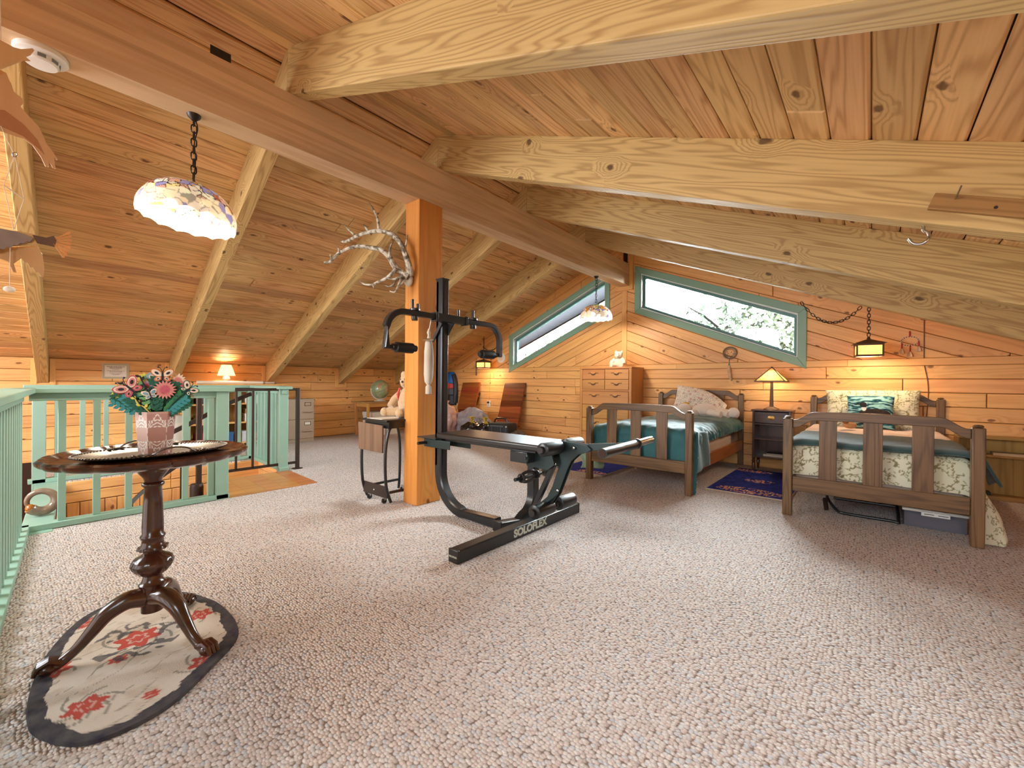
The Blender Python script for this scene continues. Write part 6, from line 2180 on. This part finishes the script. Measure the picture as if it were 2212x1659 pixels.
def lantern(label, loc, ztop, swag, watts):
    """loc: centre of the lantern's floor"""
    t = thing('hanging_lantern', label, 'lantern', loc, .12)
    s = .098
    m = MB().hexa([(-.128, -.128, .125), (.128, -.128, .125), (.128, .128, .125), (-.128, .128, .125), (-.012, -.012, .172), (.012, -.012, .172), (.012, .012, .172), (-.012, .012, .172)])
    m.build('roof', M['bronze'], t, smooth=False)
    MB().lathe([(.012, 0), (.016, .01), (.006, .03)], 12, (0, 0, .17)).build('finial', M['bronze'], t)
    for z in (.0, .108):
        m = MB()
        for a, b in (((-s, -s), (s, -s)), ((s, -s), (s, s)), ((s, s), (-s, s)), ((-s, s), (-s, -s))): m.bar(a + (z + .008,), b + (z + .008,), .01, .018)
        m.build('band', M['bronze'], t)
    for x, y in ((-s, -s), (s, -s), (s, s), (-s, s)): MB().bar((x, y, 0), (x, y, .125), .014, .014).build('corner_bar', M['bronze'], t)
    for a, b in (((-s, -s), (s, -s)), ((s, -s), (s, s)), ((s, s), (-s, s)), ((-s, s), (-s, -s))):
        MB().bar((a[0] * .95, a[1] * .95, .06), (b[0] * .95, b[1] * .95, .06), .003, .092).build('mica_pane', AMB.m, t)
        mx_, my_ = (a[0] + b[0]) / 2, (a[1] + b[1]) / 2
    MB().ball((0, 0, .065), (.024, .024, .032), 14, 10).build('bulb', BULB, t)
    chain(t, (0, 0, .20), (0, 0, ztop - loc[2]), .042)
    if swag: chain(t, swag[0], swag[1], .042, sag=swag[2])
    point('lantern_light', Vector(loc) + Vector((0, 0, .035)), watts, WARM, .05)


lantern('square bronze lantern with amber panes over the vine bed', (-.027, 5.50, 1.29), 1.93, ((-.06, 0.0, .50), (-.56, 0.03, .60), .19), 13)
lantern('square bronze lantern with amber panes over the stacked bags', (-5.76, 5.98, 1.275), 1.88, ((-.02, 0.0, .42), (.42, .03, .55), .14), 13)

# smoke detector under the ridge beam
sd = thing('smoke_detector', 'round white smoke detector under the ridge beam', 'smoke detector', (-2.885, .10, 2.47))
MB().lathe([(.001, 0), (.085, 0), (.088, -.004), (.088, -.022), (.082, -.026), (.001, -.026)][::-1], 40).build('base', M['white'], sd)
MB().lathe([(.058, -.026), (.058, -.048), (.052, -.054), (.001, -.056)][::-1], 36, rad=None).build('chamber', M['white'], sd)
for k in range(8):
    a = 2 * PI * k / 8
    MB().cbox((.0585 * math.cos(a), .0585 * math.sin(a), -.037), (.004, .026, .014), Matrix.Rotation(a, 3, 'Z')).build('vent', plain('grey_vent', lin(110, 114, 112), .5), sd)
# black plate and nail above the beam
bp = thing('black_bracket', 'small black metal plate standing on top of the ridge beam', 'bracket', (-2.80, .72, 2.795))
MB().box(0, .004, 0, .10, 0, .05).build('plate', M['black'], bp, bevel=.002)
MB().box(-.03, .004, 0, .10, 0, .004).build('flange', M['black'], bp)
for y in (.03, .06): MB().ball((.005, y, .035), .004, 8, 6).build('rivet', M['blackmat'], bp)

# steel hook and nailed strip on the second rafter
hx = .145
hy = 2.398 + KS * (hx - RX)
hk = thing('ceiling_hook', 'zinc steel hook screwed under the hooked rafter', 'hook', (hx, hy + .045, raft(hx)))
MB().tube(spline([(0, 0, .02), (0, 0, -.015), (.012, -.006, -.03), (.014, -.008, -.05), (-.004, -.006, -.066), (-.028, 0, -.06), (-.042, .002, -.038)], 6), .0052, 10).build('hook', M['chrome'], hk)
sx0 = .16
ex = Vector((1, KS, -SL)).normalized(); ey = Vector((0, 1, 0)); ez = ex.cross(ey).normalized(); ey = ez.cross(ex).normalized()
mt = Matrix((ex, ey, ez)).transposed().to_4x4(); mt.translation = Vector((sx0, 2.398 + KS * (sx0 - RX) - .012, raft(sx0) + .075))
sp = thing('nailed_strip', 'pale wood strip nailed along the hooked rafter', 'wood strip', (0, 0, 0))
sp.matrix_world = mt
MB().box(0, .9, -.012, .010, -.028, .028).build('strip', M['plyX'], sp, bevel=.002)
for x in (.17, .5): MB().lathe([(.005, 0), (.005, .003)], 10, (x, -.012, -.005), axis=(0, -1, 0)).build('screw', M['steel'], sp)
MB().tube([(.06, -.012, .012), (.062, -.03, .012), (.06, -.034, .05)], .0026, 8).build('bent_nail', M['chrome'], sp)

# ================================================================== hanging wooden bird mobile
MBX = -2.2
BW = wood('bird_birch', lin(196, 158, 104), lin(170, 124, 72), axis='Z', knots=0.0, rings=3, rough=.5, tone=.05, fine=.3)
BG = plain('burnt_wing', lin(128, 112, 100), .6, var=.3, vscale=20)
bm_ = thing('bird_mobile', 'carved wooden flying bird mobile hung beside the smoke detector', 'mobile', tuple(at_x(0, 130, MBX)))
O_ = at_x(0, 130, MBX)


def cut(name, pts, mat, dx=0.0, parent=None, th=.007):
    P = [at_x(a, b, MBX + dx) - O_ for a, b in pts]
    return MB().prism(P, (th, 0, 0)).build(name, mat, parent or bm_, smooth=False, bevel=.0012)


cut('body', [(-60, 90), (-20, 84), (0, 88), (30, 104), (45, 108), (70, 106), (74, 110), (66, 120), (55, 124), (62, 130), (66, 133), (50, 132), (30, 140), (0, 152), (-40, 160), (-90, 150), (-120, 130), (-90, 104)], BW, .02)
wing = [(-30, 150), (0, 152), (14, 160), (20, 175), (24, 182), (30, 200), (48, 214), (50, 226), (44, 232), (60, 250), (84, 275), (96, 300), (100, 310), (112, 326), (124, 344), (123, 347), (116, 342), (118, 352), (119, 366), (114, 364), (106, 350), (104, 363), (98, 361), (88, 340), (70, 315), (50, 300), (0, 284), (-40, 262), (-70, 220)]
cut('wing', wing, BW, .0)
cut('wing_line', [(-30, 235), (10, 238), (50, 268), (80, 302), (96, 335), (84, 322), (50, 294), (0, 272), (-40, 252)], plain('burnt_line', lin(160, 104, 60), .6, var=.2), .0072, th=.0012)  # darker strip laid along the wing
st_ = plain('cotton_string', lin(206, 190, 164), .9)


def string(parent, *pts, r=.0012, O=None):
    MB().tube([at_x(a, b, MBX + .01) - (O or O_) for a, b in pts], r, 5).build('string', st_, parent)


string(bm_, (2, 88), (1, 40), (-1, -60))
b2 = thing('bird_mobile', 'carved wooden bird with fanned orange tail hanging on threads', 'mobile', tuple(at_x(20, 510, MBX)))
O2 = at_x(20, 510, MBX)


def cut2(name, pts, mat, dx=0.0, th=.007):
    P = [at_x(a, b, MBX + dx) - O2 for a, b in pts]
    return MB().prism(P, (th, 0, 0)).build(name, mat, b2, smooth=False, bevel=.001)


cut2('body', [(-80, 500), (-20, 498), (40, 500), (70, 506), (86, 512), (100, 524), (80, 530), (40, 532), (0, 534), (-60, 534)], BW)
wg = [(-60, 492), (0, 494), (40, 502), (68, 512), (72, 516)] + [(72 - 7 * k, 518 + (4 if k % 2 else 0) + k * 2.0) for k in range(1, 18)] + [(-60, 552)]
cut2('grey_wing', wg, BG, .009)
lw = [(-40, 536), (30, 534), (82, 532), (92, 552), (96, 580), (94, 600)] + [(94 - 6 * k, 598 - 5 * k + (5 if k % 2 else 0)) for k in range(1, 9)] + [(30, 570), (36, 590), (28, 588), (18, 566), (-20, 552)]
cut2('far_wing', lw, BW, -.012)
tp_ = plain('burnt_tail', lin(206, 140, 76), .6, var=.15)
stem_ = cut2('tail_stem', [(70, 508), (100, 514), (116, 510), (122, 520), (118, 534), (100, 530), (80, 526)], plain('dark_burn', lin(90, 62, 44), .6, var=.3), .004)
for k in range(8):
    a0 = math.radians(-22 + k * 10.5)
    x0, y0 = 112 + 2 * math.cos(a0), 520 + 6 * math.sin(a0)
    L_ = 42
    w0 = .05; pts = []
    for q in (0, .5, .85, 1.0, .85, .5, 0):
        pass
    e = [(x0 + L_ * q * math.cos(a0 + s * .062 * (1.25 if q > .6 else 1) * (1 if q < .98 else 0)), y0 + L_ * q * math.sin(a0 + s * .062 * (1.25 if q > .6 else 1) * (1 if q < .98 else 0))) for q, s in ((0.05, -1), (.6, -1), (.93, -1), (1, 0), (.93, 1), (.6, 1), (.05, 1))]
    cut2('tail_feather', e, tp_, .002 + .0008 * k, th=.004)
string(b2, (32, 335), (8, 400), (30, 500), O=O2); string(b2, (32, 335), (52, 430), (30, 495), O=O2); string(b2, (8, 400), (52, 430), r=.0022, O=O2); string(b2, (22, 534), (21, 620), O=O2); string(b2, (32, 335), (14, 300), (2, 272), O=O2)
MB().tube([at_x(32 + 5 * math.cos(a), 334 + 5 * math.sin(a), MBX + .01) - O2 for a in [2 * PI * k / 14 for k in range(14)]], .0016, 6, closed=True).build('eye_ring', M['chrome'], b2)
MB().ball(at_x(20, 625, MBX + .01) - O2, (.012, .014, .010), 14, 10).build('pull_bead', M['cream'], b2)

# ================================================================== outside the windows
gd = tag(MB().box(-40, 30, 6.6, 60, -2.9, -2.6).build('ground', plain('forest_floor', (.012, .014, .009, 1), .95, spec=0, var=.3, vscale=1.5), smooth=False), 'sunny forest ground outside the windows', 'ground', kind='structure')
ev = thing('roof_eave', 'grey roof slope of the house wing outside the raked window', 'roof')
zc = lambda x: 1.72 + SL * (x + 5.3)
MB().hexa([(-7.8, 7.0, zc(-7.8) + .13), (-2.85, 7.0, zc(-2.85) + .13), (-2.85, 9.5, zc(-2.85) + 2.3), (-7.8, 9.5, zc(-7.8) + 2.3), (-7.8, 7.0, zc(-7.8) + .17), (-2.85, 7.0, zc(-2.85) + .17), (-2.85, 9.5, zc(-2.85) + 2.36), (-7.8, 9.5, zc(-7.8) + 2.36)]).build('slope', plain('grey_shingle', (.0042, .0041, .0046, 1), .9, spec=0, bump=.5, bscale=25, var=.12), ev, smooth=False)
LF = [plain('leaf_%d' % k, c, .7, var=.3, vscale=2, spec=0) for k, c in enumerate(((.030, .034, .022, 1), (.022, .027, .019, 1), (.034, .037, .027, 1), (.019, .024, .022, 1)))]
BRK = plain('bark', (.006, .0056, .005, 1), .9, spec=0, bump=.6, bscale=10)


def tree(label, x, y, h, r, k, n=3200):
    rn = random.Random(int(x * 7 + y * 13))
    t = thing('tree', label, 'tree', (x, y, -2.6))
    MB().tube([(0, 0, 0), (.1, .05, h * .5), (0, 0, h * .95)], [.16, .11, .03], 10).build('trunk', BRK, t)
    for b in range(6):
        a = rn.uniform(0, 6.3); z = h * rn.uniform(.35, .8)
        MB().tube([(0.05, 0, z), (r * .5 * math.cos(a), r * .5 * math.sin(a), z + .5), (r * .85 * math.cos(a), r * .85 * math.sin(a), z + .7)], [.05, .03, .012], 6).build('branch', BRK, t)
    m = MB()
    for i in range(n):
        u = Vector((rn.gauss(0, 1), rn.gauss(0, 1), rn.gauss(0, 1))).normalized() * (rn.random() ** .45)
        c = Vector((u.x * r, u.y * r, h * .66 + u.z * h * .36))
        a = Vector((rn.uniform(-1, 1), rn.uniform(-1, 1), rn.uniform(-1, 1))).normalized() * .10
        b = a.cross(Vector((rn.uniform(-1, 1), rn.uniform(-1, 1), rn.uniform(-1, 1)))).normalized() * .055
        m.add([c - a, c + b, c + a, c - b], [(0, 1, 2, 3)])
    tag(m.build('foliage', LF[k], t, smooth=False, normals=False), kind='stuff')


for x, y, h, r, k, lab in ((-1.2, 13, 7.5, 1.6, 0, 'light green tree outside the window above the teal bed'), (.6, 16, 9, 2.2, 2, 'pale green leafy tree outside the window above the night stand'), (-3.4, 14, 6.4, 1.9, 1, 'dark green tree outside behind the ridge beam'),
                           (-6.4, 15, 6.0, 2.0, 2, 'pale bushy tree outside below the grey roof slope'), (-9.0, 14, 5.4, 2.0, 0, 'light green bushy tree outside the window over the bags'), (3.2, 15, 8.5, 2.0, 1, 'tall dark green tree outside by the eaves')):
    tree(lab, x, y, h, r, k)
